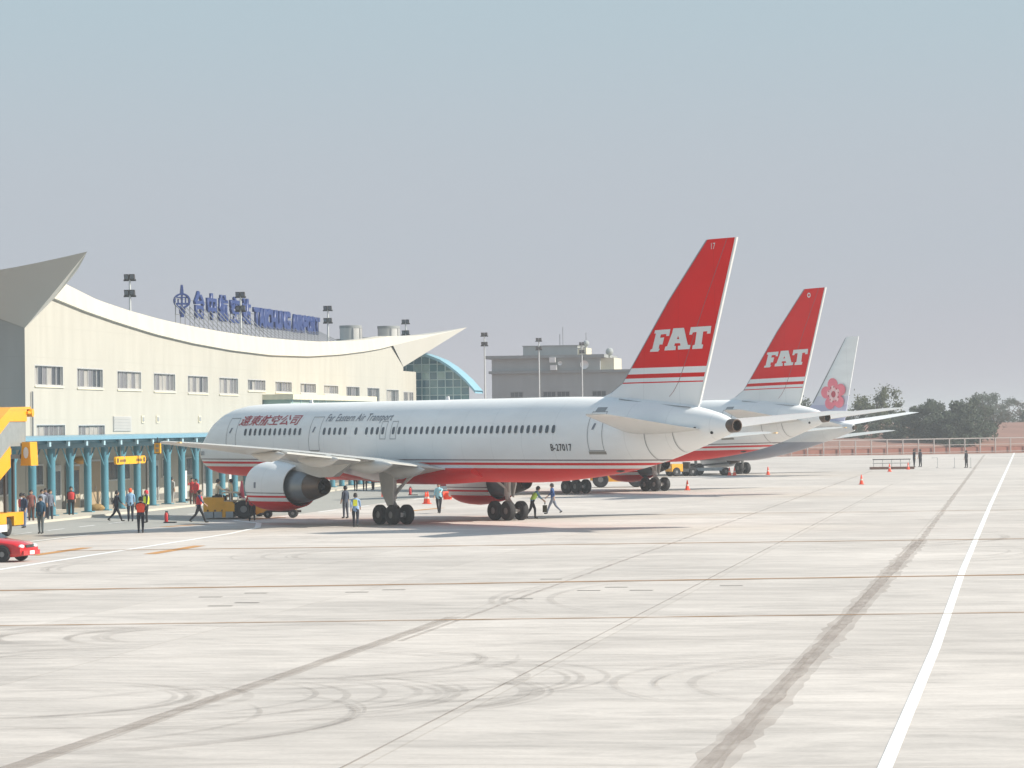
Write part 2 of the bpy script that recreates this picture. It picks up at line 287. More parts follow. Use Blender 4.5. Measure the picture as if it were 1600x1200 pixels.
for a, b_ in (((-39.6, 119.5), (-39.65, 127)), ((-34.9, 120.2), (-35.05, 128.4)), ((-43.7, 153), (-42.5, 156.8)), ((-42, 163), (-41, 168)), ((-36, 176), (-35, 184))): line('orange_mark', [a, b_], .55, .010, ORG)
TM = stain_material('tyre_mark', (.19, .165, .148), .165, (.5, .9, 1))
mk = MB(); rr = random.Random(11); zc = 0
def arc(cx, cy, R, a0, a1, w=.24, gap=0):
    global zc
    zc += 1; z = .0115+zc*.00025; n = 26; A, B = [], []
    for i in range(n+1):
        a = math.radians(a0+(a1-a0)*i/n); ww = w*(.35+.65*math.sin(PI*i/n)); A.append((cx+(R-ww/2)*math.cos(a), cy+(R-ww/2)*math.sin(a), z)); B.append((cx+(R+ww/2)*math.cos(a), cy+(R+ww/2)*math.sin(a), z))
    mk.loft([A, B], False, False, False)
for cx, cy, R, a0, a1 in ((-16.5, 55.5, 3.2, -75, 70), (-15.2, 56, 4.2, -80, 60), (-13.2, 56.5, 4.4, -80, 75), (-11.8, 57, 4.6, -70, 60), (-16, 52, 6, -95, 40), (-12, 60, 5.5, -60, 80), (-22, 73, 3.2, 120, 250), (-19.5, 73, 3, 120, 250), (-16.5, 65, 4, 100, 230), (-14, 65, 5, -90, 20), (-9.5, 53.5, 5, 95, 150), (-6.5, 53.6, 6, 95, 140), (-20, 66, 8, 60, 130), (-17, 60, 9, 40, 100), (-8, 68, 12, 60, 120), (-23, 90, 14, 250, 300), (-10, 118, 10, -60, 30), (-20, 119, 9, 130, 230), (0, 106, 6, -60, 60), (-14, 132, 12, -70, 10), (-26, 110, 9, 140, 230), (3, 60, 7, 120, 200), (2, 90, 16, 150, 215), (-24, 84, 18, 230, 280)):
    cx -= 2.6*(cy < 68)
    [arc(cx+rr.uniform(-.6, .6), cy+rr.uniform(-.4, .4), R+rr.uniform(-.5, .5)+k*.35, a0+rr.uniform(-25, 15), a1+rr.uniform(-25, 15), rr.uniform(.08, .3)) for k in range(4)]
for i in range(46):
    x = rr.uniform(-30, 6); y = 48+100*rr.random()**1.4; ln = rr.uniform(4, 16); zc += 1; z = .0115+zc*.00025; sl = rr.uniform(.05, .28); w = rr.uniform(.08, .26)
    mk.add([(x, y, z), (x+ln/2, y+sl*ln*.45, z), (x+ln, y+sl*ln, z), (x+ln, y+sl*ln+w*.3, z), (x+ln/2, y+sl*ln*.45+w, z), (x, y+w*.3, z)], [(0, 1, 4, 5), (1, 2, 3, 4)])
tmo = struct('tyre_marks', mk, TM); tmo['kind'] = 'stuff'
DRM = mat('drain_dark', (.16, .145, .125), .8)
for x, y in ((-24.5, 89.5), (-23.6, 91.5), (-22.6, 86.5), (-23, 85), (-20.5, 91.8), (-19.6, 93), (-13.4, 92.2), (-12.8, 94), (-11.8, 92.2), (-9.3, 94.6), (-15.6, 99), (-14.8, 88)): dk = MB(); dk.box((x, y, .0), (x+.7, y+.22, .007)); struct('drain_slot', dk, DRM)

# ------------------------------------------------------------------ terminal building
FX = -59.0
TOP = [(184.8, 14.2), (191.5, 13.45), (198.7, 12.99), (206.4, 12.64), (214.7, 12.39), (223.7, 12.22), (233.5, 12.13), (244, 12.15), (255.6, 12.27), (267, 12.6), (277, 13.05), (284.6, 13.5)]
BOT = [(182.2, 13.18), (188.7, 12.6), (195.7, 12.1), (204.8, 11.55), (214.7, 11.15), (225.5, 10.88), (237.5, 10.76), (250.8, 10.92), (263, 11.32), (273, 11.8), (280, 12.2), (285.5, 12.62)]
def lerp(T, y):
    if y <= T[0][0]: return T[0][1]
    for (a, za), (b, zb) in zip(T, T[1:]):
        if y <= b: return za+(zb-za)*(y-a)/(b-a)
    return T[-1][1]
K0, K1 = (177.0, 11.2), (291.2, 10.7)
term = thing('terminal_building', 'long beige airport terminal with sagging roofline and pointed roof corners behind the airliners', 'building', (FX, 177, 0))
TL = Vector((FX, 177, 0))
def loc(mb): mb.v = [(x-TL.x, y-TL.y, z) for x, y, z in mb.v]; return mb
WINS = [(178.8, 184.4, 7.75, 9.05), (187.25, 192.8, 7.7, 9.0), (196, 201.6, 7.68, 8.95), (204.65, 210.1, 7.63, 8.92), (213.4, 218.9, 7.57, 8.87), (222.1, 227.7, 7.55, 8.84), (230.7, 236.3, 7.88, 8.8), (239.5, 245.15, 7.83, 8.75), (248.2, 253.9, 7.82, 8.7), (256.9, 262.5, 7.8, 8.63), (265.7, 271.2, 7.2, 8.6), (274.5, 279.9, 7.2, 8.57), (283.1, 288.8, 7.2, 8.48),
        (179.0, 184.7, 4.2, 5.42), (187.4, 193.1, 4.2, 5.38)]
# front wall: built as vertical strips and sills round real window openings
def wall_top(y):
    if y < 182.2: return K0[1]+(13.18-K0[1])*(y-177)/5.2
    if y > 285.5: return 12.62+(K1[1]-12.62)*(y-285.5)/5.7
    return lerp(BOT, y)
ys = sorted(set([177, 182.2, 285.5, 291.2]+[w[0] for w in WINS]+[w[1] for w in WINS]+[p[0] for p in BOT]))
wm = MB()
for a, b in zip(ys, ys[1:]):
    mid = (a+b)/2; hs_ = sorted([(w[2], w[3]) for w in WINS if w[0]-1e-6 <= a and b <= w[1]+1e-6]); z = 0
    for lo, hi in hs_+[(None, None)]:
        za, zb = (wall_top(a), wall_top(b)) if lo is None else (lo, lo)
        wm.add([(FX, a, z), (FX, b, z), (FX, b, zb), (FX, a, za)], [(0, 1, 2, 3)])
        z = hi
obj('wall', loc(wm), M['wall'], term)
ew = MB(); ew.add([(FX, 177, 0), (FX-36, 177, 0), (FX-36, 177, 12), (FX-18, 177, 11.4), (FX-9, 177, 12.6), (FX-5.2, 177, 13.18), (FX, 177, 11.2)], [(0, 1, 2, 3, 4, 5, 6)])
ew.add([(FX, 291.2, 0), (FX-36, 291.2, 0), (FX-36, 291.2, 12), (FX-5.7, 291.2, 12.62), (FX, 291.2, 10.7)], [(0, 1, 2, 3, 4)])
ew.add([(FX-36, 177, 0), (FX-36, 291.2, 0), (FX-36, 291.2, 12), (FX-36, 177, 12)], [(0, 1, 2, 3)])
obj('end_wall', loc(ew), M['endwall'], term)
ex = MB(); ex.box((FX-10, 291.25, 0), (FX-.6, 300.5, 10.35)); obj('rear_wall_block', loc(ex), M['wall'], term)
# fascia: proud concave band, leaning back
fa = MB(); NB = 48; r0, r1, r2_, r3 = [], [], [], []
for i in range(NB+1):
    t = i/NB; yb = 182.2+(285.5-182.2)*t; yt = 184.8+(284.6-184.8)*t
    r0.append((FX+.02, yb, lerp(BOT, yb)-.02)); r1.append((FX+.2, yb, lerp(BOT, yb))); r2_.append((FX+.05, yt, lerp(TOP, yt))); r3.append((FX-1.2, yt, lerp(TOP, yt)+.02))
fa.loft([r0, r1, r2_, r3], False, False, False); obj('fascia', loc(fa), M['fascia'], term, 50)
# pointed roof corners (prows)
def prow(K, Ab, At, T, Bb, Bt, nm):
    mb = MB(); K, Ab, At, T, Bb, Bt = map(Vector, (K, Ab, At, T, Bb, Bt)); n = 8
    def edge(a, b, sag): return [a.lerp(b, i/n)-Vector((0, 0, sag*math.sin(PI*i/n))) for i in range(n+1)]
    ta, tb = edge(T, At, .28), edge(T, Bt, .28)
    mb.add([K]+[T]+ta[1:]+[Ab], [tuple(range(n+3))]); mb.add([K]+[T]+tb[1:]+[Bb], [tuple(range(n+2, -1, -1))])
    ins = At.lerp(Bt, .5)+Vector((0, 0, -.3)); 
    for i in range(n): mb.add([ta[i], ta[i+1], tb[i+1], tb[i]], [(0, 1, 2, 3)])
    mb.add([At, Ab, K, Bb, Bt], [(0, 1, 2), (0, 2, 4), (2, 3, 4)])
    obj('roof_prow', loc(mb), M['prow'], term)
prow((FX+.02, 176.98, 11.2), (FX+.2, 182.2, 13.18), (FX+.05, 184.8, 14.2), (-53.5, 172, 15.4), (-64.2, 176.6, 13.18), (-66.8, 176.95, 14.2), 'a')
prow((FX+.02, 291.22, 10.7), (FX+.2, 285.5, 12.62), (FX+.05, 284.6, 13.5), (-56.0, 309.6, 15.0), (-64.7, 291.6, 12.62), (-65.8, 291.25, 13.5), 'b')
rf = MB(); rings = []
for X in (FX-1.2, FX-10, FX-20, FX-36):
    rings.append([(X, 177+114.2*i/30, lerp(TOP, 184.8+99.8*i/30)-.25-(0 if X > -62 else .4)) for i in range(31)])
rf.loft(rings, False, False, False); obj('roof', loc(rf), M['roofsheet'], term, 40)
def window(parent, y0, y1, z0, z1, X=FX, n=6, base=TL, rec=.18, seed=0):
    rr = random.Random(seed); fr = MB(); t = .07
    fr.box((X-rec-.05, y0, z0), (X+.012, y0+t, z1)); fr.box((X-rec-.05, y1-t, z0), (X+.012, y1, z1)); fr.box((X-rec-.05, y0+t, z1-t), (X+.012, y1-t, z1)); fr.box((X-rec-.05, y0+t, z0), (X+.012, y1-t, z0+t))
    o = link('window', None, parent, Vector((X, y0, z0))-base)
    def L2(mb): mb.v = [(x-X, y-y0, z-z0) for x, y, z in mb.v]; return mb
    obj('frame', L2(fr), M['frame'], o)
    sl = MB(); sl.box((X+.002, y0-.06, z0-.09), (X+.07, y1+.06, z0-.002)); obj('sill', L2(sl), M['cream'], o)
    w = (y1-y0-2*t)/n
    for i in range(n):
        a = y0+t+i*w; p = MB(); d = rec-.03*(i % 2); mt = rr.choice(['pane', 'pane', 'curtain', 'dglass'] if i % 3 else ['pane', 'curtain'])
        p.box((X-d-.02, a+.04, z0+t+.03), (X-d, a+w-.04, z1-t-.03)); p.mi = 1
        p.box((X-d-.012, a, z0+t), (X-d+.03, a+.04, z1-t)); p.box((X-d-.012, a+w-.04, z0+t), (X-d+.03, a+w, z1-t)); p.box((X-d-.012, a+.04, z0+t), (X-d+.03, a+w-.04, z0+t+.03)); p.box((X-d-.012, a+.04, z1-t-.03), (X-d+.03, a+w-.04, z1-t))
        obj('pane', L2(p), [M[mt], M['frame']], o)
    return o
for i, w in enumerate(WINS): window(term, *w, seed=i)
window(term, 293, 298.6, 7.2, 8.37, FX-.58, seed=40, rec=-.02)
lv = MB(); lv.box((FX+.003, 194.9, 4.92), (FX+.07, 198.95, 5.9))
for k in range(9): lv.box((FX+.07, 195.0, 5.0+k*.1), (FX+.1, 198.85, 5.05+k*.1))
obj('louvre', loc(lv), M['tank'], term)
for y in (201.8, 205.4, 216.4, 228.5):
    v = MB(); v.box((FX+.003, y-.35, 5.45), (FX+.06, y+.35, 5.95)); v.mi = 1; v.box((FX+.06, y-.2, 5.55), (FX+.09, y+.2, 5.85)); obj('vent', loc(v), [M['cream'], M['seam']], term)
bay = MB(); bay.box((FX+.003, 235.6, 4.9), (FX+2.2, 266.5, 7.2)); bay.mi = 1; bay.box((FX+.003, 235.2, 7.203), (FX+2.5, 266.9, 7.62)); bay.mi = 2
for k in range(11): bay.box((FX+2.2, 236+k*2.95, 5.0), (FX+2.26, 236.12+k*2.95, 7.2))
obj('green_bay', loc(bay), [mat('grey_green_panel', (.30, .40, .36), .5), M['cream'], M['mull']], term)
pp = MB(); pp.tube([(FX+.12, 178, 4.7), (FX+.12, 178, 7.4)], .06); obj('downpipe', loc(pp), M['strut'], term)
# ground floor under the canopy
da = MB(); da.box((FX+.004, 177, .12), (FX+.06, 291, .55)); obj('plinth', loc(da), M['dado'], term)
rg = random.Random(5)
y = 150.0
gf = thing('ground_floor_annex', 'low beige ground floor wall with doors running on behind the blue canopy posts', 'building', (FX, 120, 0))
an = MB(); an.box((FX-8, 120, 0), (FX, 176.9, 4.5)); an.v = [(x-FX, y_-120, z) for x, y_, z in an.v]; obj('wall', an, M['wall'], gf)
# doors and windows: (y0, y1, kind)
def door(parent, base, y0, y1, z1, m, glassy):
    d = MB(); d.box((FX+.065, y0, .125), (FX+.13, y1, z1)); d.mi = 1
    if glassy: d.box((FX+.13, y0+.2, 1.0), (FX+.14, (y0+y1)/2-.08, z1-.25)); d.box((FX+.13, (y0+y1)/2+.08, 1.0), (FX+.14, y1-.2, z1-.25))
    d.mi = 2; d.box((FX+.064, y0-.12, .125), (FX+.11, y0-.001, z1+.12)); d.box((FX+.064, y1+.001, .125), (FX+.11, y1+.12, z1+.12)); d.box((FX+.064, y0, z1+.001), (FX+.11, y1, z1+.12))
    d.v = [(x-base.x, y_-base.y, z) for x, y_, z in d.v]; o = obj('door', d, [m, M['dglass'], M['frame']], parent)
    h = MB(); h.box((FX+.14, (y0+y1)/2-.06, 1.1), (FX+.2, (y0+y1)/2+.02, 1.4)); h.v = [(x-base.x, y_-base.y, z) for x, y_, z in h.v]; obj('handle', h, M['chrome'], o)
def gwin(parent, base, y0, y1, z0, z1, m):
    o = link('window', None, parent, Vector((FX, y0, z0))-base)
    f = MB(); f.box((FX+.003, y0-.1, z0-.1), (FX+.09, y1+.1, z0)); f.box((FX+.003, y0-.1, z1), (FX+.09, y1+.1, z1+.1)); f.box((FX+.003, y0-.1, z0), (FX+.09, y0, z1)); f.box((FX+.003, y1, z0), (FX+.09, y1+.1, z1)); f.v = [(x-FX, y_-y0, z-z0) for x, y_, z in f.v]; obj('frame', f, M['frame'], o)
    n = max(2, round((y1-y0)/1.0)); w = (y1-y0)/n
    for i in range(n):
        p = MB(); p.box((FX+.02, y0+i*w+.03, z0+.03), (FX+.05, y0+(i+1)*w-.03, z1-.03)); p.v = [(x-FX, y_-y0, z-z0) for x, y_, z in p.v]; obj('pane', p, m, o)
T2 = Vector((FX, 120, 0))
TB = [TL]
gwin(gf, T2, 171.5, 174.5, 1.3, 2.9, M['dglass'])
for a, b, kind in ((178.4, 180.0, 'w'), (181.0, 183.4, 'd'), (184.6, 187.2, 'o'), (189.2, 191.6, 't'), (193.4, 198.4, 'w'), (202.6, 205.2, 'd'), (206.4, 207.6, 'w'), (212.5, 214.5, 'w'), (217, 219.4, 'd'), (222.5, 226, 'w'), (229, 231.2, 'd'), (234, 238, 'w'), (241, 243.2, 'd'), (247, 252, 'w'), (256, 258.4, 'd'), (263, 268, 'w'), (272, 275, 'd')):
    if kind == 'w': gwin(term, TL, a, b, 1.75, 2.9, M['dglass'])
    elif kind == 'd': door(term, TL, a, b, 2.75, M['frame'], True)
    elif kind == 'o': door(term, TL, a, b, 2.75, M['tan'], True)
    else: door(term, TL, a, b, 3.0, M['tan'], False)

# ------------------------------------------------------------------ canopy
can = thing('canopy', 'blue steel walkway canopy on round posts along the terminal front', 'canopy', (-55.2, 161.6, .12))
CB = Vector((-55.2, 161.6, .12))
def cl(mb, b=CB): mb.v = [(x-b.x, y-b.y, z-b.z) for x, y, z in mb.v]; return mb
r_ = MB(); r_.add([(-54.15, 160.8, 4.52), (-58.95, 160.8, 4.72), (-58.95, 290.8, 4.72), (-54.15, 290.8, 4.52), (-54.15, 160.8, 4.46), (-58.95, 160.8, 4.66), (-58.95, 290.8, 4.66), (-54.15, 290.8, 4.46)], [(0, 1, 2, 3), (7, 6, 5, 4), (0, 4, 5, 1), (3, 2, 6, 7)])
obj('canopy_roof', cl(r_), M['tealroof'], can)
g = MB(); g.box((-54.12, 160.8, 4.45), (-54.0, 290.8, 4.66)); obj('gutter', cl(g), M['tealroof'], can)
g = MB(); g.box((-55.32, 161, 3.98), (-55.08, 290.6, 4.28)); obj('long_beam', cl(g), M['teal'], can)
g = MB(); g.box((-54.5, 161, 4.28), (-54.38, 290.6, 4.42)); obj('edge_purlin', cl(g), M['teal'], can)
g = MB(); g.box((-57.2, 161, 4.4), (-57.08, 290.6, 4.54)); obj('rear_purlin', cl(g), M['teal'], can)
c0 = MB(); c0.tube([(0, 0, 0), (0, 0, 3.86)], .23, 14); c0.box((-.34, -.34, 0), (.34, .34, .06)); cme = c0.mesh('column', M['teal'], 40)
b0 = MB(); b0.tube([(0, .16, 2.75), (0, 1.5, 3.95)], .05, 6); bA = b0.mesh('brace', M['teal'])
b0 = MB(); b0.tube([(0, -.16, 2.75), (0, -1.5, 3.95)], .05, 6); bB = b0.mesh('brace', M['teal'])
c1 = MB(); c1.add([(-3.7, -.07, 4.12), (.95, -.07, 4.14), (.95, -.07, 4.3), (-3.7, -.07, 4.5), (-3.7, .07, 4.12), (.95, .07, 4.14), (.95, .07, 4.3), (-3.7, .07, 4.5)], [(0, 1, 2, 3), (7, 6, 5, 4), (0, 4, 5, 1), (1, 5, 6, 2), (2, 6, 7, 3)]); tme = c1.mesh('cross_beam', M['teal'])
c1 = MB(); c1.box((.95, -.16, 4.0), (1.08, .16, 4.32)); eme = c1.mesh('beam_end', mat('pale_blue_tip', (.35, .52, .60), .5))
for i in range(37):
    yy = 163.2+3.47*i-161.6
    col = link('column', cme, can, (0, yy, 0)); link('brace', bA, col); link('brace', bB, col)
    bo = link('cross_beam', tme, can, (0, yy, 0)); link('beam_end', eme, bo)

def hang(name, label, cat, y0, y1, z0, z1, X, th=.14):
    o = thing(name, label, cat, (X, (y0+y1)/2, z0)); B = Vector((X, (y0+y1)/2, z0))
    p = MB(); n = 6; r = (z1-z0)/2; pts = [(y0+r-r*math.cos(a), z0+r+r*math.sin(a)) for a in [PI/2*(-1)+PI*k/n for k in range(n+1)]]
    pts = [(y0+r-r*math.cos(PI*k/n-PI/2), z0+r+r*math.sin(PI*k/n-PI/2)) for k in range(n+1)]+[(y1-r+r*math.cos(PI/2-PI*k/n), z0+r+r*math.sin(PI/2-PI*k/n)) for k in range(n+1)]
    p.prism(pts, lambda a, b: (X-th/2-B.x, a-B.y, b-B.z), lambda a, b: (X+th/2-B.x, a-B.y, b-B.z)); obj('board', p, M['signyel'], o)
    return o, B
hs1, B = hang('hanging_sign', 'long yellow sign board with round arrows hanging under the canopy', 'sign', 182.2, 188.7, 2.88, 3.36, -55.05)
mk2 = MB()
for yy in (182.6, 188.3): mk2.lathe_x([(.075, .17), (.085, .165)], yy-B.y, .24, 14, True, True)
rr = random.Random(2)
for g0 in (183.1, 186.6):
    for k in range(5): mk2.box((.072, g0+k*.26-B.y, .14), (.08, g0+k*.26+.16-B.y, .3))
obj('sign_marks', mk2, M['blacktext'], hs1)
ro = MB()
for yy in (183.4, 187.6): ro.tube([(0, yy-B.y, .47), (0, yy-B.y, 1.1)], .03, 5)
obj('hanger', ro, M['strut'], hs1)
gs = thing('gate_sign', 'narrow yellow box sign hung at the canopy edge near the wing tip', 'sign', (-53.7, 187, 3.5))
p = MB(); p.box((-.19, -.12, 0), (.19, .12, .66)); obj('box', p, M['signyel'], gs); p = MB(); p.box((-.23, -.15, -.04), (.23, .15, -.001)); p.box((-.23, -.15, .661), (.23, .15, .70)); p.tube([(0, 0, .7), (0, 0, 1.0)], .04); obj('cap', p, M['chassis'], gs)
dg = MB()
for s in (-1, 1):
    for zz in (.1, .38): dg.box((-.1, s*.122-.004, zz), (.1, s*.122+.004, zz+.18))
obj('digit_panel', dg, M['tan'], gs)
gl = thing('wall_lamp', 'round orange warning lamp on the wall above the brown door', 'lamp', (-58.4, 186, 2.95)); p = MB(); p.ell((0, 0, .2), (.45, .5, .28)); obj('lens', p, mat('amber_lens', (.55, .30, .06), .3), gl, 60); p = MB(); p.box((-.6, -.1, .1), (-.2, .1, .3)); obj('bracket', p, M['strut'], gl)

# ------------------------------------------------------------------ rooftop sign
sign = thing('rooftop_sign', 'blue rooftop letters of the airport name with a round emblem on raking struts', 'sign', (-63, 226, 12.0)); SB = Vector((-63, 226, 12.0))
def roof_text(body, y0, y1, z0, z1, ext=.12, bold=0.):
    me = text_mesh('letter', body, 1, M['signblue'], 0, ext/2); bx, by, bz = bounds(me)
    for v in me.vertices:
        a, b, c = v.co; v.co = (c, y0+(a-bx[0])/(bx[1]-bx[0])*(y1-y0)-SB.y, z0+(b-by[0])/(by[1]-by[0])*(z1-z0)-SB.z)
    # thicken the thin strokes: push each island outline along its normals in the board plane
    bm = bmesh.new(); bm.from_mesh(me); bmesh.ops.remove_doubles(bm, verts=bm.verts, dist=1e-5); bm.normal_update()
    mv = {}
    for v in bm.verts:
        nrm = Vector((0, 0, 0))
        for e in v.link_faces:
            if abs(e.normal.x) < .5: nrm += e.normal
        if nrm.length > 1e-6: nrm.normalize(); mv[v] = nrm*bold
    for v, d in mv.items(): v.co += Vector((0, d.y, d.z))
    bm.to_mesh(me); bm.free(); return link('letter', me, sign)
for ch, a, b in (('台', 230.1, 232.6), ('中', 233.8, 236.3), ('航', 237.4, 239.9), ('空', 241, 243.6), ('站', 244.7, 247.2)): roof_text(ch, a, b, 13.6, 15.6, .22, .085)
yy = 248.6
for ch in 'TAICHUNG':
    w = .75 if ch == 'I' else 1.55; roof_text(ch, yy, yy+w, 13.5, 14.95, .22, .14); yy += w+.14
yy = 262.2
for ch in 'AIRPORT':
    w = .55 if ch == 'I' else 1.5; roof_text(ch, yy, yy+w, 13.45, 14.82, .22, .14); yy += w+.13
lg = MB(); EC, ES = math.cos(math.radians(-58)), math.sin(math.radians(-58))
def ering(a, b, d): return [(a*math.cos(2*PI*k/28), d, b*math.sin(2*PI*k/28)) for k in range(28)]
lg.loft([ering(.66, .58, -.12), ering(.66, .58, .12), ering(.52, .45, .12), ering(.52, .45, -.12), ering(.66, .58, -.12)], False, False)
lg.loft([[(-w, -.1, z), (w, -.1, z), (w, .1, z), (-w, .1, z)] for z, w in ((.5, .13), (.8, .11), (1.22, .06))]); lg.loft([[(-w, -.1, z), (w, -.1, z), (w, .1, z), (-w, .1, z)] for z, w in ((-1.25, .12), (-.9, .2), (-.5, .22))])
lg.box((-.06, -.08, -.46), (.06, .08, .5)); lg.box((-.55, -.07, -.3), (.55, .07, -.16)); lg.box((-.55, -.07, .2), (.55, .07, .3)); lg.box((-.34, -.06, -.16), (-.25, .06, .2)); lg.box((.25, -.06, -.16), (.34, .06, .2))
lg.xf(lambda v: Vector((v.x*math.cos(math.radians(32))-v.y*math.sin(math.radians(32)), .45+v.x*math.sin(math.radians(32))+v.y*math.cos(math.radians(32)), 2.75+v.z)))
obj('emblem', lg, M['signblue'], sign, 30)
for i in range(36):
    yy = 225+i*1.36; st = MB(); zt = 14.6 if yy < 248 else 13.9; zr = lerp(TOP, yy)-.5-SB.z
    st.tube([(-.1, yy-SB.y, zt-SB.z), (-.1, yy-SB.y, zr)], .035, 4); st.tube([(-.1, yy-SB.y, zt-SB.z-.2), (2.2, yy-SB.y-.3, zr+.25)], .035, 4); obj('strut', st, M['strut'], sign)
p = MB(); p.tube([(-.12, -1, 1.7), (-.12, 22, 1.7)], .04, 5); p.tube([(-.12, -1, 2.9), (-.12, 22, 2.9)], .04, 5); p.tube([(-.12, 22.3, 1.6), (-.12, 47, 1.55)], .04, 5); p.tube([(-.12, 22.3, 2.5), (-.12, 47, 2.4)], .04, 5); obj('frame_rail', p, M['strut'], sign)
def tank(y, x, r, z0, z1, lab):
    t = thing('water_tank', lab, 'tank', (x, y, z0), 0, 'round tanks on the terminal roof'); p = MB(); n = 28
    p.loft([[(r*math.cos(2*PI*k/n), r*math.sin(2*PI*k/n), z) for k in range(n)] for z in (.55, z1-z0-.25)], True, True); obj('shell', p, M['tank'], t, 50)
    p = MB(); p.loft([[(q*math.cos(2*PI*k/n), q*math.sin(2*PI*k/n), z) for k in range(n)] for z, q in ((z1-z0-.249, r*1.03), (z1-z0, r*1.03), (z1-z0, r*.9))], True, True); obj('rim', p, M['bldgband'], t, 40)
    p = MB(); p.box((-r*.9, -r*.9, 0), (r*.9, r*.9, .549)); obj('base', p, M['archroof'], t)
    for k in (-1.1, -.35, .35, 1.1):
        p = MB(); p.tube([((r+.04)*math.cos(k), (r+.04)*math.sin(k), .55), ((r+.04)*math.cos(k), (r+.04)*math.sin(k), z1-z0-.25)], .05, 4); obj('rib', p, M['seam'], t)
tank(281.4, -62.0, 1.02, 12.5, 14.45, 'left grey round water tank on the terminal roof beside the letters')
tank(298.4, -61.9, 1.08, 10.36, 14.9, 'right grey round water tank on the terminal roof near the pointed corner')
rc = MB(); rc.loft([[(x, yy, z) for x, z in ((-64.2, z0-1.2), (-63.4, z0-1.2), (-63.4, z0), (-64.2, z0))] for yy, z0 in ((266, 12.5), (277, 12.75), (291, 13.45))]); obj('roof_curb', loc(rc), M['archroof'], term)

# ------------------------------------------------------------------ floodlight masts
def mast(y, zb, zt, lab, x=-62):
    m = thing('floodlight_mast', lab, 'floodlight', (x, y, zb), 0, 'floodlight masts in a row behind the terminal front'); h = zt-zb
    p = MB(); p.tube([(0, 0, 0), (0, 0, h-1.6), (0, 0, h)], [.11, .085, .075], 8); obj('pole', p, M['mast'], m, 50)
    for z in (-.22, -1.35): p = MB(); p.box((-.45, -.05, h+z), (.45, .05, h+z+.12)); obj('crossbar', p, M['lampdark'], m)
    for dz in (-.12, -1.22):
        for dx in (-.19, .21):
            f = MB(); f.box((dx-.165, -.25, h+dz-.02), (dx+.165, .04, h+dz+.38)); f.mi = 1; f.box((dx-.12, -.262, h+dz+.05), (dx+.12, -.251, h+dz+.32))
            f.xf(lambda v: Vector((v.x, v.y+.25*(h+dz+.25-v.z), v.z))); obj('floodlight', f, [M['lampdark'], M['lampglass']], m)
for y, lab in ((209.3, 'floodlight mast rising behind the terminal roof left of the round emblem'), (240.4, 'floodlight mast standing in front of the blue rooftop characters'), (271.9, 'floodlight mast at the right end of the blue rooftop letters')): mast(y, lerp(TOP, y)-.7, 15.7, lab)
mast(305.5, 10.3, 15.5, 'floodlight mast whose head peeps over the roof beside the right tank', -61.6)
for y, zt, lab in ((354, 15.5, 'tall floodlight mast between the glass hall and the grey building'), (395, 15.9, 'tall floodlight mast at the left part of the grey building'), (434.6, 16.3, 'tall floodlight mast in front of the right half of the grey building')): mast(y, 0, zt, lab)

# ------------------------------------------------------------------ glass hall with arched roof
gh = thing('glass_hall', 'blue green glass hall with arched blue roof beyond the terminal end', 'building', (-60, 303, 0)); GB = Vector((-60, 303, 0))
ARC = [(-6, 12.2), (-3.5, 12.35), (-1.2, 12.3), (.3, 12.12), (1.5, 11.75), (2.6, 11.3), (3.6, 10.65), (4.4, 10.0), (5.2, 9.25), (6.15, 8.15)]
ar = MB(); ar.loft([[(x, yy, z+d) for x, z in ARC] for yy, d in ((-1.3, .0), (-1.3, .28), (3.2, .28), (3.2, 0), (-1.3, 0))], False, False, False); obj('arched_roof', ar, M['archroof'], gh, 30)
def arcz(x): return lerp(ARC, x)
p = MB(); p.add([(-6, .05, 0), (5.3, .05, 0), (5.3, .05, arcz(5.3)-.05)]+[(x, .05, z-.05) for x, z in ARC[-2::-1]], [tuple(range(3+len(ARC)-1))]); p.box((-6, .06, 0), (5.3, 3, 7.5)); obj('rear_wall', p, M['bglass'], gh)
mu = MB(); NX, NZ, cw, chh = 14, 9, .80, .78
for i in range(NX+1):
    x = -5.9+i*cw
    if x < 5.3: mu.box((x-.045, -.06, 4), (x+.045, .04, min(arcz(x), 12.2)-.05))
for j in range(NZ+2):
    z = 4.9+j*chh; xe = max([x for x in [k*.05-5.9 for k in range(225)] if x < 5.3 and arcz(x) > z+.05] or [-5.9])
    if xe > -5.9: mu.box((-5.9, -.065, z-.04), (xe, .035, z+.04))
obj('mullion', mu, M['mull'], gh)
rr = random.Random(4)
for i in range(NX):
    for j in range(-1, NZ):
        x0, x1 = -5.9+i*cw+.05, -5.9+(i+1)*cw-.05; z0, z1 = 4.9+j*chh+.045, 4.9+(j+1)*chh-.045; zt = min(arcz(x0), arcz(x1))-.1
        if x1 < 5.3 and z0 < zt-.1:
            q = MB(); q.box((x0, -.01, z0), (x1, .02, min(z1, zt))); obj('pane', q, M[rr.choice(['bglass', 'bglass', 'bglass3', 'bglass3', 'bglass2'])], gh)

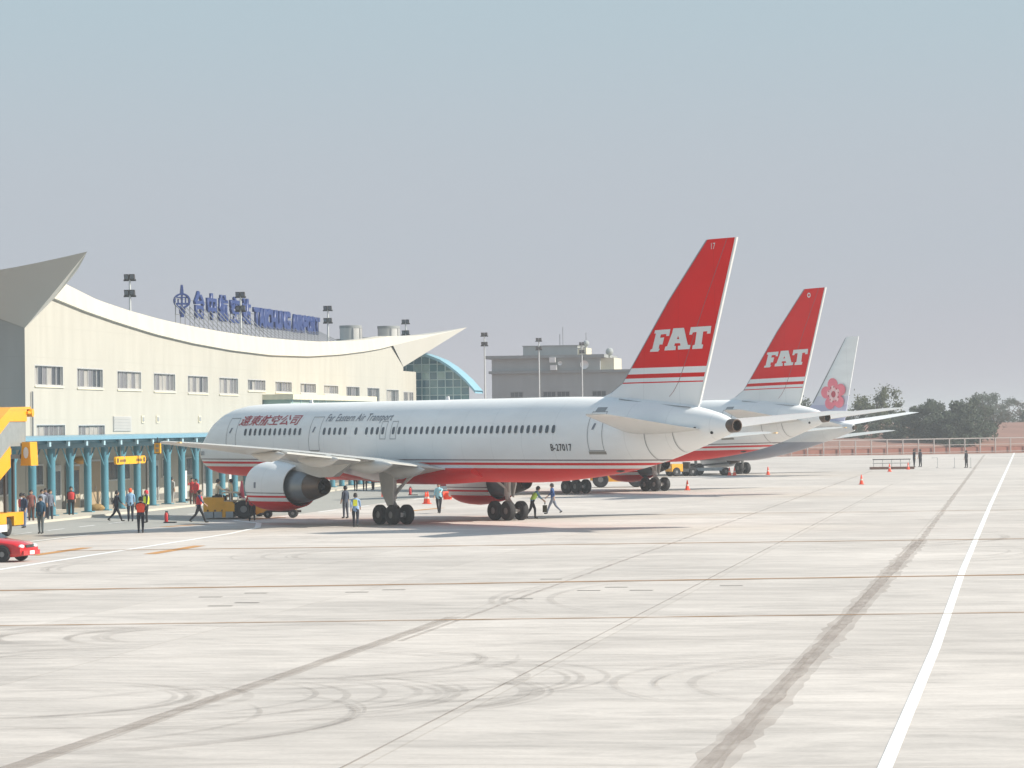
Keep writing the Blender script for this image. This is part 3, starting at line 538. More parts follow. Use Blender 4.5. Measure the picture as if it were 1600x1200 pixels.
# ------------------------------------------------------------------ grey office building
ob = thing('office_building', 'grey flat roofed airport building with stepped roof blocks and cornices behind the masts', 'building', (-76.9, 445, -.8))
ob.scale = (1.156, 1.156, 1.156)
def blk(name, x0, x1, z0, z1, d0, d1, m='bldg'): p = MB(); p.box((x0, d0, z0), (x1, d1, z1)); return obj(name, p, M[m], ob)
blk('wall', 0, 19.5, 0, 11.4, 0, 14); blk('cornice', -.35, 19.85, 11.4, 11.75, -.35, 14.2, 'bldgband'); blk('wall', 0, 13.9, 11.75, 13.3, .02, 12); blk('cornice', -.75, 14.5, 13.3, 13.7, -.5, 12.4, 'bldgband'); blk('wall', 3.9, 10.9, 13.7, 14.85, 1, 9); blk('cornice', 3.8, 11.0, 14.85, 14.95, .9, 9.1, 'bldgband')
for x0, z0, w in ((6.6, 7.4, 1.55), (8.4, 7.4, 1.55), (12.9, 7.4, 1.7), (2.4, 7.4, 1.55), (16.4, 7.4, 1.6)):
    for k in range(2):
        o = link('window', None, ob, (x0, 0, z0+k*1.02)); f = MB(); f.box((-.08, -.03, -.08), (w+.08, .02, 0)); f.box((-.08, -.03, .62), (w+.08, .02, .7)); f.box((-.08, -.03, 0), (0, .02, .62)); f.box((w, -.03, 0), (w+.08, .02, .62)); obj('frame', f, M['bldgband'], o)
        for q in range(3): f = MB(); f.box((q*w/3+.02, -.015, .02), ((q+1)*w/3-.02, -.003, .6)); obj('pane', f, M['dglass'], o)
for x, z, s in ((7.55, 12.75, .75), (7.65, 11.78, .8)): f = MB(); f.box((x, -.9, z), (x+s, -.04, z+.62)); obj('air_conditioner', f, M['white'], ob)
for x, z, r in ((8.9, 12.62, .28), (12.0, 12.4, .55)):
    f = MB(); f.loft([[(x+q*math.cos(2*PI*k/14), -.55+d, z+q*math.sin(2*PI*k/14)) for k in range(14)] for q, d in ((r, -.15), (r*.7, .0), (r*.2, .08))], False, True); f.tube([(x, -.5, z), (x, -.02, z-.1)], .05); obj('dish_aerial', f, M['white'], ob, 60)
for x, z, r in ((11.3, 15.2, .4), (14.3, 14.1, .5)):
    f = MB(); f.ell((x+.3, 4, z), (r, r, r)); f.tube([(x+.3, 4, z-1.3), (x+.3, 4, z-.3)], .15); obj('radome', f, M['bldg'], ob, 60)
f = MB()
for x, h in ((8.6, 2.4), (8.2, 1.5), (11.6, 1.6)): f.tube([(x, 4, 14.9), (x, 4, 14.95+h)], .04, 5)
f.tube([(10.6, .2, 14.4), (12.1, .2, 14.6)], .04, 5); obj('aerial', f, M['strut'], ob)
f = MB(); f.box((10.92, 1.2, 13.7), (12.0, 6, 14.6)); f.box((13.92, .6, 11.76), (15.6, 8, 13.25)); obj('sunlit_side', f, M['cream'], ob)  # cream blocks paint in the sunlit right-hand sides of the roof blocks

# ------------------------------------------------------------------ airliners
class Body:
    """fuselage given by stations x: top z, bottom z, half width"""
    def __init__(s, top, bot, wid): s.top, s.bot, s.wid = top, bot, wid
    @staticmethod
    def _i(T, x):
        if x <= T[0][0]: return T[0][1]
        for i in range(len(T)-1):
            (a, za), (b, zb) = T[i], T[i+1]
            if x <= b:
                m0 = (T[i+1][1]-T[max(i-1, 0)][1])/max(T[i+1][0]-T[max(i-1, 0)][0], 1e-6); j = min(i+2, len(T)-1); m1 = (T[j][1]-T[i][1])/max(T[j][0]-T[i][0], 1e-6)
                d = (zb-za)/(b-a)
                if d == 0: m0 = m1 = 0
                t = (x-a)/(b-a); h = b-a
                if i == 0: m0 = 2*d
                return (2*t**3-3*t*t+1)*za+(t**3-2*t*t+t)*h*m0+(-2*t**3+3*t*t)*zb+(t**3-t*t)*h*m1
        return T[-1][1]
    def at(s, x): a, b, w = s._i(s.top, x), s._i(s.bot, x), s._i(s.wid, x); return (a+b)/2, max((a-b)/2, .02), max(w, .02)
    def y(s, x, z):
        zc, h, w = s.at(x); q = 1-((z-zc)/h)**2; return w*math.sqrt(max(q, .0))
    def mesh(s, xs, n=44):
        mb = MB(); rings = []
        for x in xs: zc, h, w = s.at(x); rings.append([(x, w*math.cos(2*PI*k/n), zc+h*math.sin(2*PI*k/n)) for k in range(n)])
        return mb.loft(rings)
def foil(c0, c1, t, n=9):
    """closed section between x=c0 (nose) and x=c1 (tail): list of (x, dz)"""
    up_ = []
    for i in range(n+1):
        u = (1-math.cos(PI*i/n))/2; th = 5*t*(.2969*math.sqrt(u)-.126*u-.3516*u*u+.2843*u**3-.1015*u**4)*(c1-c0); up_.append((c0+(c1-c0)*u, th))
    return up_+[(x, -z) for x, z in up_[-2:0:-1]]
def wing_mesh(secs, side):
    """secs: (y, xLE, xTE, z, t)"""
    return MB().loft([[(x, side*y, z+dz+.0*(x)) for x, dz in foil(a, b, t)] for y, a, b, z, t in secs])
def surf_text(body, B, txt, x0, z0, size, m, shear=0., squash=1., name='lettering', space=1., off=.0):
    me = text_mesh(name, txt, size, m, shear, 0, space, off); bm = bmesh.new(); bm.from_mesh(me)
    bmesh.ops.subdivide_edges(bm, edges=[e for e in bm.edges if abs(e.verts[0].co.y-e.verts[1].co.y) > .2], cuts=1, use_grid_fill=False); bm.to_mesh(me); bm.free()
    for v in me.vertices:
        x, z = x0+v.co.x*squash, z0+v.co.y; v.co = (x, -(B.y(x, z)+.022), z)
    return link(name, me, body)
def surf_patch(B, x0, x1, z0, z1, off, n=3):
    mb = MB(); mb.loft([[(x, -(B.y(x, z)+off), z) for x in (x0, x1)] for z in [z0+(z1-z0)*i/n for i in range(n+1)]], False, False, False); return mb
def surf_frame(B, x0, x1, z0, z1, off, w=.04, lean=0):
    mb = MB()
    for a in (surf_patch(B, x0, x0+w, z0, z1, off, 8), surf_patch(B, x1-w, x1, z0, z1, off, 8), surf_patch(B, x0+w, x1-w, z0, z0+w, off, 1), surf_patch(B, x0+w, x1-w, z1-w, z1, off, 1)): mb.add(a.v, a.f)
    return mb
WM = {}
def wheel(parent, x, y, z, r, w, key):
    if key not in WM:
        t = MB(); n = 24; prof = [(.35*r/.5*.5, -w*.42), (r*.62, -w*.5), (r*.9, -w*.48), (r, -w*.3), (r, w*.3), (r*.9, w*.48), (r*.62, w*.5), (r*.35, w*.42)]
        t.loft([[(q*math.cos(2*PI*k/n), d, q*math.sin(2*PI*k/n)) for k in range(n)] for q, d in prof], False, False); t.mi = 1
        for s in (-1, 1): t.loft([[(q*math.cos(2*PI*k/n), s*d, q*math.sin(2*PI*k/n)) for k in range(n)] for q, d in ((r*.6, w*.44), (r*.5, w*.3), (r*.2, w*.36), (r*.1, w*.36))], False, True)
        WM[key] = t.mesh('wheel', [M['tyre'], M['hub']], 40)
    return link('wheel', WM[key], parent, (x, y, z))

RED = (.70, .009, .006); WHT = (.84, .845, .84); DKL = (.10, .05, .07)
PAINT757 = bands_mat('livery_white_red', [(-9, RED), (2.86, WHT), (3.02, RED), (3.14, WHT), (3.25, DKL), (3.30, WHT)])
PAINTENG = bands_mat('engine_livery', [(-9, RED), (1.20, WHT), (1.40, RED), (1.50, WHT), (1.62, DKL), (1.66, WHT)], dirt=.06)
PAINTFIN = bands_mat('fin_livery', [(-9, WHT), (6.93, RED), (6.99, WHT), (7.17, RED), (7.37, WHT), (7.66, (.76, .006, .006))], .6, .05, (.3, 3, .5), 0, .04)
def airliner757():
    t = thing('airliner', 'nearest white airliner with red tail, red belly stripe and the reg number on its side', 'airliner', (-46.95, 173.9, 0), math.radians(-43.84), 'airliners parked nose in along the terminal')
    B = Body([(0, 3.5), (.25, 3.95), (.9, 4.5), (1.7, 5.05), (2.4, 5.62), (3.3, 6.0), (4.5, 6.24), (6.2, 6.36), (9, 6.37), (34, 6.37), (37.5, 6.32), (40, 6.22), (42, 6.05), (44.2, 5.78), (46.0, 5.42), (46.7, 5.16)],
             [(0, 3.4), (.25, 3.0), (.9, 2.66), (1.7, 2.45), (3, 2.34), (5, 2.26), (9, 2.15), (31, 2.12), (33.5, 2.18), (36, 2.36), (38.5, 2.62), (41, 3.02), (43.4, 3.58), (45.3, 4.1), (46.7, 4.5)],
             [(0, .06), (.25, .5), (.9, 1.02), (1.7, 1.38), (3, 1.68), (4.6, 1.84), (6.5, 1.88), (9, 1.88), (34, 1.88), (36.5, 1.84), (39, 1.70), (41.5, 1.38), (43.5, 1.02), (45.3, .62), (46.7, .3)])
    xs = [0, .05, .12, .25, .45, .7, 1, 1.4, 1.9, 2.5, 3.2, 4, 5, 6.2, 8]+[10+2*i for i in range(12)]+[33+.8*i for i in range(17)]+[46.2, 46.5, 46.7]
    obj('fuselage', B.mesh(xs), PAINT757, t, 60)
    bf = MB(); n = 28; rings = []
    for i in range(15):
        u = i/14; x = 15.2+13.3*u; k = math.sin(PI*u)**.55 if 0 < u < 1 else .02; rings.append([(x, (1.72+.24*k)*math.cos(a), 2.75+(.42+.38*k)*math.sin(a)*(1 if math.sin(a) < 0 else .5)) for a in [2*PI*j/n for j in range(n)]])
    bf.loft(rings); obj('belly_fairing', bf, PAINT757, t, 60)
    for side in (-1, 1):
        secs = [(1.2, 17.2, 26.6, 2.72, .13), (1.9, 17.7, 26.5, 2.82, .125), (4.2, 18.95, 26.5, 3.08, .115), (7.0, 20.45, 26.65, 3.42, .105), (10, 22.05, 27.1, 3.72, .10), (13.5, 23.95, 27.75, 4.02, .095), (17, 25.85, 28.35, 4.28, .09), (18.8, 26.85, 28.68, 4.4, .085), (19.0, 27.4, 28.7, 4.41, .05)]
        wo_ = obj('wing', wing_mesh(secs, side), M['plane_grey'], t, 40)
        for yy, xe, r in ((6.15, 28.0, .30), (9.4, 28.05, .27), (12.6, 28.2, .22), (3.9, 27.6, .28)):
            ff = MB(); xw = Body._i([(1, 2.7), (4.2, 3.08), (7, 3.42), (10, 3.72), (13.5, 4.02), (19, 4.4)], yy); x0 = xe-4.2*(r/.3)
            ff.loft([[(x0+(xe-x0)*u, side*yy+r*q*math.cos(a), xw-.28-.1*math.sin(PI*u)+.06+r*1.25*q*math.sin(a)) for a in [2*PI*j/12 for j in range(12)]] for u, q in ((0, .05), (.12, .5), (.35, .9), (.6, 1), (.8, .75), (.93, .35), (1, .04))]); obj('flap_fairing', ff, M['plane_grey'], wo_, 50)
        fl = MB(); fl.box((27.6, side*18.75-.06, 4.36), (28.75, side*18.75+.06, 4.43)); obj('wing_tip_light', fl, mat('amber_tip', (.7, .5, .25), .3), wo_)
        vn = MB()
        for y0_, y1_, za, zb in ((2.2, 6.0, 2.95, 3.35), (7.6, 12.4, 3.48, 3.93)): vn.add([(26.15+.05*(y0_-2), side*y0_, za-.06), (26.6+.12*(y1_-6 if y1_ > 6 else 0), side*y1_, zb-.07), (27.25+.13*(y1_-6 if y1_ > 6 else 0), side*y1_, zb-.16), (26.95+.06*(y0_-2), side*y0_, za-.17)], [(0, 1, 2, 3)])
        fm = MB()
        for k in range(0, len(vn.v), 4): q = vn.v[k:k+4]; fm.prism(q, lambda a, b, c: (a, b, c), lambda a, b, c: (a, b, c+.07))
        obj('flap', fm, M['plane_grey'], wo_)
        # engine
        ey = side*6.48; e = link('engine', None, t, (18.3, ey, 0))
        def E(mb): mb.v = [(x-18.3, y-ey, z) for x, y, z in mb.v]; return mb
        q = MB(); q.lathe_x([(16.75, .95), (16.5, 1.03), (16.4, 1.1), (16.46, 1.17), (16.75, 1.24), (17.3, 1.3), (18.1, 1.33), (18.9, 1.27), (19.5, 1.19), (20.05, 1.09), (20.03, 1.04), (19.4, 1.04)], ey, 1.98, 40); obj('fan_cowl', E(q), PAINTENG, e, 50)
        q = MB(); q.lathe_x([(16.7, 1.0), (18, 1.0), (18.02, .3), (17.6, .05)], ey, 1.98, 30, False, True); obj('fan', E(q), M['darkmetal'], e)
        q = MB(); q.lathe_x([(19.3, .55), (19.35, 1.045), (19.9, 1.05), (20.04, 1.075)], ey, 1.98, 36); obj('fan_duct', E(q), M['black'], e, 50)
        q = MB(); q.lathe_x([(19.2, .86), (20.0, .87), (20.7, .80), (21.2, .70)], ey, 1.98, 36); obj('core_cowl', E(q), M['coremetal'], e, 50)
        q = MB(); q.lathe_x([(21.19, .69), (21.5, .64), (22.2, .46), (22.3, .42), (22.28, .38), (21.7, .36)], ey, 1.98, 32); obj('nozzle', E(q), M['exhaust'], e, 50)
        q = MB(); q.lathe_x([(21.68, .37), (21.9, .25), (22.2, .12), (22.3, .02)], ey, 1.98, 20); obj('exhaust_plug', E(q), M['black'], e, 60)
        q = MB(); q.box((17.6, ey-1.335, 1.9), (17.75, ey-1.3, 2.2)) if side < 0 else None
        if side < 0: obj('cowl_marking', E(q), M['greytext'], e)
        q = MB(); q.loft([[(x, ey+s*w, z) for s, z in ((-1, z1), (1, z1), (1, z0), (-1, z0))] for x, w, z0, z1 in ((17.6, .05, 3.05, 3.3), (18.6, .22, 2.9, 3.5), (20.4, .28, 2.72, 3.5), (22.2, .26, 2.45, 3.4), (23.4, .2, 2.5, 3.4), (24.9, .04, 3.2, 3.42))]); obj('pylon', q, M['plane_grey'], t, 60)
        # tailplane
        hs_ = [(.7, 39.6, 45.3, 4.72, .10), (1.4, 40.3, 45.5, 4.77, .095), (7.2, 45.0, 46.85, 5.42, .09), (7.6, 45.5, 46.95, 5.46, .05)]
        tp = obj('tailplane', wing_mesh(hs_, side), M['plane_grey'], t, 40)
        # main gear
        gx, gy = 24.4, side*3.66; g = link('landing_gear', None, t, (gx, gy, 0))
        q = MB(); q.tube([(0, 0, .62), (0, 0, 1.35)], .13, 12); q.tube([(0, 0, 1.3), (0, 0, 3.0)], .19, 12); q.tube([(-.75, 0, .5), (.75, 0, .5)], .12, 10)
        for ax in (-.57, .57): q.tube([(ax, -.55, .51), (ax, .55, .51)], .08, 10)
        q.tube([(0, 0, 1.3), (.35, 0, .95), (.15, 0, .62)], .05, 6); obj('strut', q, M['gear'], g, 40)
        q = MB(); q.tube([(.1, 0, 1.45), (1.0, -side*.6, 2.7)], .07, 8); q.tube([(0, 0, 1.6), (0, -side*1.3, 2.5)], .07, 8); obj('side_brace', q, M['gear'], g)
        if side < 0:
            q = MB(); q.prism([(-.85, 2.95), (.55, 2.95), (.5, 1.9), (.42, .98), (-.05, .95), (-.55, 1.6)], lambda a, b: (a, -.34, b), lambda a, b: (a, -.26, b)); obj('gear_door', q, M['gear'], g)
            q = MB(); q.ell((1.0, -.25, 2.66), (.75, .3, .34)); obj('gear_fairing', q, M['plane_grey'], g, 60)
        else:
            q = MB(); q.prism([(-.8, 2.9), (.4, 2.9), (.35, 1.9), (.1, 1.2), (-.4, 1.6)], lambda a, b: (a, .26, b), lambda a, b: (a, .34, b)); obj('gear_door', q, M['gear'], g)
        for ax in (-.57, .57):
            for ay in (-.43, .43): wheel(g, ax, ay, .51, .51, .36, 'main757')
    g = link('landing_gear', None, t, (6.0, 0, 0)); q = MB(); q.tube([(0, 0, .4), (0, 0, 2.6)], .11, 10); q.tube([(0, -.3, .4), (0, .3, .4)], .06, 8); obj('strut', q, M['gear'], g)
    for ay in (-.24, .24): wheel(g, 0, ay, .4, .4, .26, 'nose757')
    # fin
    LE = [(5.5, 35.6), (6.27, 37.0), (6.5, 37.85), (6.95, 38.75), (7.75, 39.5), (10.8, 42.3), (13.4, 45.0), (13.52, 45.15)]
    TE = [(5.5, 44.35), (5.78, 44.4), (7.68, 45.12), (13.5, 47.25)]
    def le(z): return lerp(LE, z)
    def te(z): return lerp(TE, z)
    zs = [5.5, 5.9, 6.27, 6.5, 6.75, 6.95, 7.3, 7.75, 9, 10.8, 12.2, 13.3, 13.54]
    RUD = .72
    def fint(x, z):
        c0, c1 = le(z), te(z); u = min(max((x-c0)/(c1-c0), 0), 1); tt = .085*min(1, 7.0/(c1-c0)); return 5*tt*(.2969*math.sqrt(u)-.126*u-.3516*u*u+.2843*u**3-.1015*u**4)*(c1-c0)*.9+.035*u
    q = MB(); U = [0, .01, .04, .1, .2, .33, .5, .66, .8, .92, 1]
    rings = []
    for z in zs:
        c0, c1 = le(z), te(z); P_ = [(c0+(c1-c0)*u, fint(c0+(c1-c0)*u, z)) for u in U]; rings.append([(x, y, z) for x, y in P_]+[(x, -y, z) for x, y in P_[:0:-1]])
    q.loft(rings); fin = obj('tail_fin', q, PAINTFIN, t, 35)
    q = MB(); L_ = []
    for z in zs[3:]: x = le(z); L_.append([(x-.035, -.03, z), (x+.09, -fint(x+.09, z)-.008, z), (x+.09, fint(x+.09, z)+.008, z), (x-.035, .03, z)])
    q.loft(L_); obj('leading_edge', q, M['rim'], fin)
    q = MB(); q.loft([[(te(z)-.04, -.075, z), (te(z)+.05, -.05, z), (te(z)+.05, .05, z), (te(z)-.04, .075, z)] for z in zs[1:]]); obj('trailing_edge', q, M['finwhite'], fin)
    q = MB(); q.loft([[(le(z)+(te(z)-le(z))*RUD-.02, -fint(le(z)+(te(z)-le(z))*RUD, z)-.006, z) for z in zs[2:]], [(le(z)+(te(z)-le(z))*RUD+.02, -fint(le(z)+(te(z)-le(z))*RUD, z)-.006, z) for z in zs[2:]]], False, False, False); obj('rudder_seam', q, mat('rudder_gap', (.30, .10, .10), .6), fin)
    q = MB(); q.tube([(39.2, -.62, 6.2), (41.5, -.5, 5.95), (44.3, -.42, 5.74)], .025, 4); obj('fin_root_seam', q, M['seam'], fin)
    def finmark(polys, name, m, cv):
        mb = MB()
        for p in polys:
            V = [cv(*a) for a in p]; tri = geometry.tessellate_polygon([[Vector((x, z, 0)) for x, z in V]])
            mb.add([(x, -(fint(x, z)+.02), z) for x, z in V], [tuple(t3) for t3 in tri])
        return obj(name, mb, m, fin)
    cvt = lambda zx, zy: (41.1+.0474*(960+zx/10-1021), 8.43+(480-zy)/335*1.02)
    F_ = [(680, 150), (935, 145), (915, 250), (868, 248), (874, 218), (785, 220), (774, 272), (838, 268), (812, 378), (765, 376), (752, 440), (772, 442), (745, 485), (610, 485), (620, 448), (648, 440), (700, 202), (670, 200)]
    A_ = [(980, 135), (1140, 135), (1190, 400), (1230, 405), (1215, 465), (1045, 468), (1045, 410), (1085, 405), (1076, 368), (1048, 368), (1048, 305), (1068, 305), (1052, 255), (1030, 305), (1047.5, 305), (1047.5, 368), (1002, 368), (990, 410), (1015, 410), (1010, 472), (840, 472), (855, 415), (885, 405), (968, 188), (965, 185)]
    T_ = [(1240, 130), (1530, 125), (1515, 240), (1465, 240), (1472, 203), (1415, 205), (1385, 402), (1410, 405), (1395, 465), (1250, 468), (1260, 410), (1290, 402), (1322, 208), (1268, 212), (1255, 245), (1215, 245)]
    for p in (F_, A_, T_): finmark([p], 'fin_letter', M['finwhite'], cvt)
    me = text_mesh('fin_number', '17', .42, M['finwhite'])
    for v in me.vertices: x, z = 45.5+v.co.x*.85, 13.07+v.co.y; v.co = (x, -(fint(x, z)+.02), z)
    link('fin_number', me, fin)
    # tail end
    q = MB(); q.lathe_x([(46.55, .31), (46.75, .325), (47.1, .30), (47.1, .25), (46.8, .22)], 0, 4.86, 24); q.mi = 1; q.lathe_x([(46.82, .24), (46.85, .02)], 0, 4.86, 20); obj('exhaust_pipe', q, [M['exhaust'], M['black']], t, 50)
    q = MB()
    for k in (0, 1): q.tube([(44.9+.9*k, -(B.y(44.9+.9*k, 4.75-.2*k)+.0), 4.75-.2*k), (44.95+.9*k, -(B.y(44.9+.9*k, 4.75-.2*k)+.03), 4.75-.2*k)], .07, 10)
    obj('tail_port', q, M['black'], t)
    q = MB(); q.ell((38.9, -.35, 2.82), (.35, .2, .16)); obj('drain_scoop', q, M['darkmetal'], t, 60)
    seam = MB()
    for xs_ in (43.6, 41.9):
        prev = []
        for k in range(16): a = PI+.55*PI*(k/15)-.05*PI; zc, h, w = B.at(xs_); prev.append((xs_, (w+.012)*math.cos(a), zc+(h+.012)*math.sin(a)))
        seam.loft([prev, [(x+.05, y, z) for x, y, z in prev]], False, False, False)
    obj('panel_line', seam, M['seam'], t)
    # windows
    w0 = MB(); n = 10; pts = [(.125*math.copysign(abs(math.cos(a))**.6, math.cos(a)), .20*math.copysign(abs(math.sin(a))**.7, math.sin(a))) for a in [2*PI*k/n for k in range(n)]]
    y0 = B.y(20, 4.8)
    w0.add([(a, -(B.y(20, 4.8+b)+.012)+y0, b) for a, b in pts], [tuple(range(n))]); wme = w0.mesh('cabin_window', M['winblue'])
    st = [7.17+.512*i for i in range(12)]+[15.22+.512*i for i in range(5)]+[18.3]+[19.3+.512*i for i in range(4)]+[21.81]+[22.34+.509*i for i in range(27)]
    for x in st: link('cabin_window', wme, t, (x, -B.y(x, 4.8)-.012*(x > 30), 4.8))
    for x0, x1, z0, z1, lab in ((5.15, 6.2, 3.75, 5.6, 1), (13.75, 14.8, 3.75, 5.6, 1), (38.15, 39.2, 3.72, 5.62, 1), (20.6, 21.15, 4.35, 5.3, 0), (21.55, 22.1, 4.35, 5.3, 0)):
        d = obj('door', surf_frame(B, x0, x1, z0, z1, .012, .035), M['seam'], t)
        if lab:
            h = surf_patch(B, x0+.35, x0+.5, 4.75, 5.05, .016, 2); h.xf(lambda v: Vector((v.x+.5*(v.z-4.9), v.y, v.z))); obj('door_handle', h, M['greytext'], d)
            h = surf_patch(B, x0-.06, x1+.06, z0-.16, z0-.02, .02, 1) if x0 > 30 else surf_patch(B, x0+.1, x1-.1, z0-.04, z0-.005, .014, 1); obj('sill_plate', h, M['scuff'], d)
    q = surf_patch(B, 38.3, 39.0, 5.62, 5.82, .012, 1); obj('door_light', q, M['seam'], t)
    surf_text(t, B, '遠東航空公司', 6.25, 5.22, .60, M['redtext'], .25, 1.72, off=.008)
    surf_text(t, B, 'Far Eastern Air Transport', 15.05, 5.34, .56, M['greytext'], .2, .98, space=1.08, off=.004)
    surf_text(t, B, 'B-27017', 35.32, 3.74, .47, M['blacktext'], 0, .93, 'registration', 1.1, .008)
    surf_text(t, B, 'B-27017', 1.35, 3.5, .3, M['greytext'], 0, .8, 'registration', 1, .008)
    q = MB(); q.prism([(24, 6.36), (24.35, 6.36), (24.3, 6.55), (24.1, 6.55)], lambda a, b: (a, -.02, b), lambda a, b: (a, .02, b)); q.prism([(11, 6.36), (11.35, 6.36), (11.3, 6.56), (11.1, 6.56)], lambda a, b: (a, -.02, b), lambda a, b: (a, .02, b)); obj('blade_aerial', q, M['white'], t)
    return t, B
A1, B757 = airliner757()
A2 = copy_tree(A1, None, ('registration', 'fin_number'))
A2['label'] = 'second airliner with red tail, parked beyond the nearest one, mostly hidden by it'
A2.location = (-46.95+.2, 173.9+64, 0)
A2.rotation_euler = (0, math.radians(-.9), math.radians(-43.84))
A2.location.z = -24.4*math.sin(math.radians(.9))
p = MB(); p.loft([[(45.7+r*math.cos(2*PI*k/14), -.11, 13.1+r*math.sin(2*PI*k/14)) for k in range(14)] for r in (.09, .17)], False, False); q_ = [c for c in A2.children if c.name.startswith('tail_fin')][0]; obj('fin_mark', p, M['finwhite'], q_)

LILAC = (.42, .42, .60)
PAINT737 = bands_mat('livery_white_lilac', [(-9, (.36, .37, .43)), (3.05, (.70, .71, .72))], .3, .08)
def airliner737():
    t = thing('airliner', 'third airliner, farthest, white fin with a pink plum blossom', 'airliner', (-42.95, 303.9, 0), math.radians(-43.84), 'airliners parked nose in along the terminal')
    B = Body([(0, 2.8), (.3, 3.3), (1.2, 4.0), (2.2, 4.7), (3.5, 5.15), (6, 5.3), (28, 5.3), (32, 5.25), (36, 5.0), (38.8, 4.62)], [(0, 2.7), (.3, 2.2), (1.2, 1.75), (3, 1.42), (5, 1.32), (24, 1.32), (27, 1.55), (31, 2.2), (35, 3.05), (38.8, 4.0)], [(0, .05), (.3, .5), (1.2, 1.1), (3, 1.65), (5, 1.86), (7, 1.88), (26, 1.88), (30, 1.7), (34, 1.2), (37, .6), (38.8, .22)])
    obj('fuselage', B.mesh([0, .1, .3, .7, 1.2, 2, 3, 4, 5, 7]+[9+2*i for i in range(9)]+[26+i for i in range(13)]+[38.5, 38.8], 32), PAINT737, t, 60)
    for side in (-1, 1):
        w = obj('wing', wing_mesh([(1.2, 13.5, 21.6, 1.9, .13), (5.5, 17, 22.4, 2.6, .11), (16.8, 24.6, 26.4, 3.9, .09), (17.1, 25.1, 26.4, 3.95, .05)], side), M['plane_grey'], t, 40)
        obj('tailplane', wing_mesh([(.5, 33.6, 37.8, 4.55, .09), (7.0, 38.2, 39.75, 5.6, .09), (7.2, 38.5, 39.8, 5.62, .05)], side), M['white'], t, 40)
        e = link('engine', None, t, (14.5, side*4.83, 0)); q = MB(); q.lathe_x([(-2, .7), (-1.9, .82), (-.6, .98), (.6, .95), (1.8, .78), (1.8, .6)], 0, 1.45, 26, True); obj('fan_cowl', q, M['white'], e, 50); q = MB(); q.lathe_x([(1.7, .6), (2.4, .5), (3.0, .35)], 0, 1.45, 20, False, True); obj('nozzle', q, M['exhaust'], e, 50)
        q = MB(); q.loft([[(x, side*4.83+s*w_, z) for s, z in ((-1, z1), (1, z1), (1, z0), (-1, z0))] for x, w_, z0, z1 in ((13.6, .05, 2.2, 2.4), (15, .2, 2.1, 2.6), (17.5, .2, 1.9, 2.6), (20, .04, 2.2, 2.5))]); obj('pylon', q, M['white'], t)
        g = link('landing_gear', None, t, (20.2, side*2.9, 0)); q = MB(); q.tube([(0, 0, .55), (0, 0, 2.2)], .14, 10); q.tube([(0, -.5, .55), (0, .5, .55)], .07, 8); obj('strut', q, M['gear'], g)
        for ay in (-.43, .43): wheel(g, 0, ay, .56, .56, .4, 'main737')
    g = link('landing_gear', None, t, (4.5, 0, 0)); q = MB(); q.tube([(0, 0, .35), (0, 0, 1.7)], .1, 8); obj('strut', q, M['gear'], g)
    for ay in (-.2, .2): wheel(g, 0, ay, .35, .35, .2, 'nose737')
    LE = [(4.9, 29.8), (5.5, 31.2), (5.9, 32.6), (6.6, 33.4), (12.5, 38.0)]; TE = [(4.9, 37.6), (12.5, 39.6)]
    q = MB(); q.loft([[(x, y, z) for x, y in [(lerp(LE, z)+(lerp(TE, z)-lerp(LE, z))*u, h) for u, h in ((0, 0), (.06, .09), (.3, .17), (.7, .1), (1, .03), (1, -.03), (.7, -.1), (.3, -.17), (.06, -.09))]] for z in (4.9, 5.5, 5.9, 6.6, 8, 10, 12.3, 12.5)])
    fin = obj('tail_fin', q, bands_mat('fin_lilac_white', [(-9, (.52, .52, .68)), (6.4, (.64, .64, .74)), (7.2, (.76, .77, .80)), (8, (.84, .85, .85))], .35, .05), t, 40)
    q = MB(); q.loft([[(lerp(LE, z)-.05, -.03, z), (lerp(LE, z)+.1, -.1, z), (lerp(LE, z)+.1, .1, z), (lerp(LE, z)-.05, .03, z)] for z in (6.6, 9, 12.4)]); obj('leading_edge', q, M['rim'], fin)
    cx, cz = 36.4, 7.35; PK = [mat('blossom_pink', lin('f07888'), .5, var=.2, scale=2), mat('blossom_red', lin('b8384a'), .5), mat('blossom_pale', lin('f6c8c8'), .5)]
    for k in range(5):
        a = PI/2+2*PI*k/5+.12; q = MB(); px, pz = cx+1.02*math.cos(a), cz+.92*math.sin(a)
        q.add([(px+.60*math.cos(b)*1.1, -.185-.004*k, pz+.55*math.sin(b)) for b in [2*PI*j/18 for j in range(18)]], [tuple(range(18))]); q.mi = 1
        q.add([(cx+.55*math.cos(a)+.3*math.cos(b), -.206, cz+.5*math.sin(a)+.3*math.sin(b)) for b in [2*PI*j/12 for j in range(12)]], [tuple(range(12))])
        obj('petal', q, [PK[0], PK[2]], fin)
    q = MB(); q.add([(cx+.3*math.cos(b), -.212, cz+.3*math.sin(b)) for b in [2*PI*j/12 for j in range(12)]], [tuple(range(12))])
    for k in range(10):
        a = 2*PI*k/10+.2; r = .66; q.add([(cx+r*math.cos(a)+.08*math.cos(b), -.214, cz+r*math.sin(a)+.1*math.sin(b)) for b in [2*PI*j/6 for j in range(6)]], [tuple(range(6))])
    obj('blossom_stamens', q, PK[1], fin)
    q = MB(); q.lathe_x([(38.7, .22), (39.0, .2), (39.0, .1)], 0, 4.32, 16, False, True); obj('exhaust_pipe', q, M['darkmetal'], t)
    d = obj('door', surf_frame(B, 30.0, 30.9, 2.9, 4.4, .012, .05), M['seam'], t)
    w0 = MB(); w0.add([(a, 0, b) for a, b in ((-.12, -.18), (.12, -.18), (.12, .18), (-.12, .18))], [(0, 1, 2, 3)]); wme = w0.mesh('cabin_window', M['winblue'])
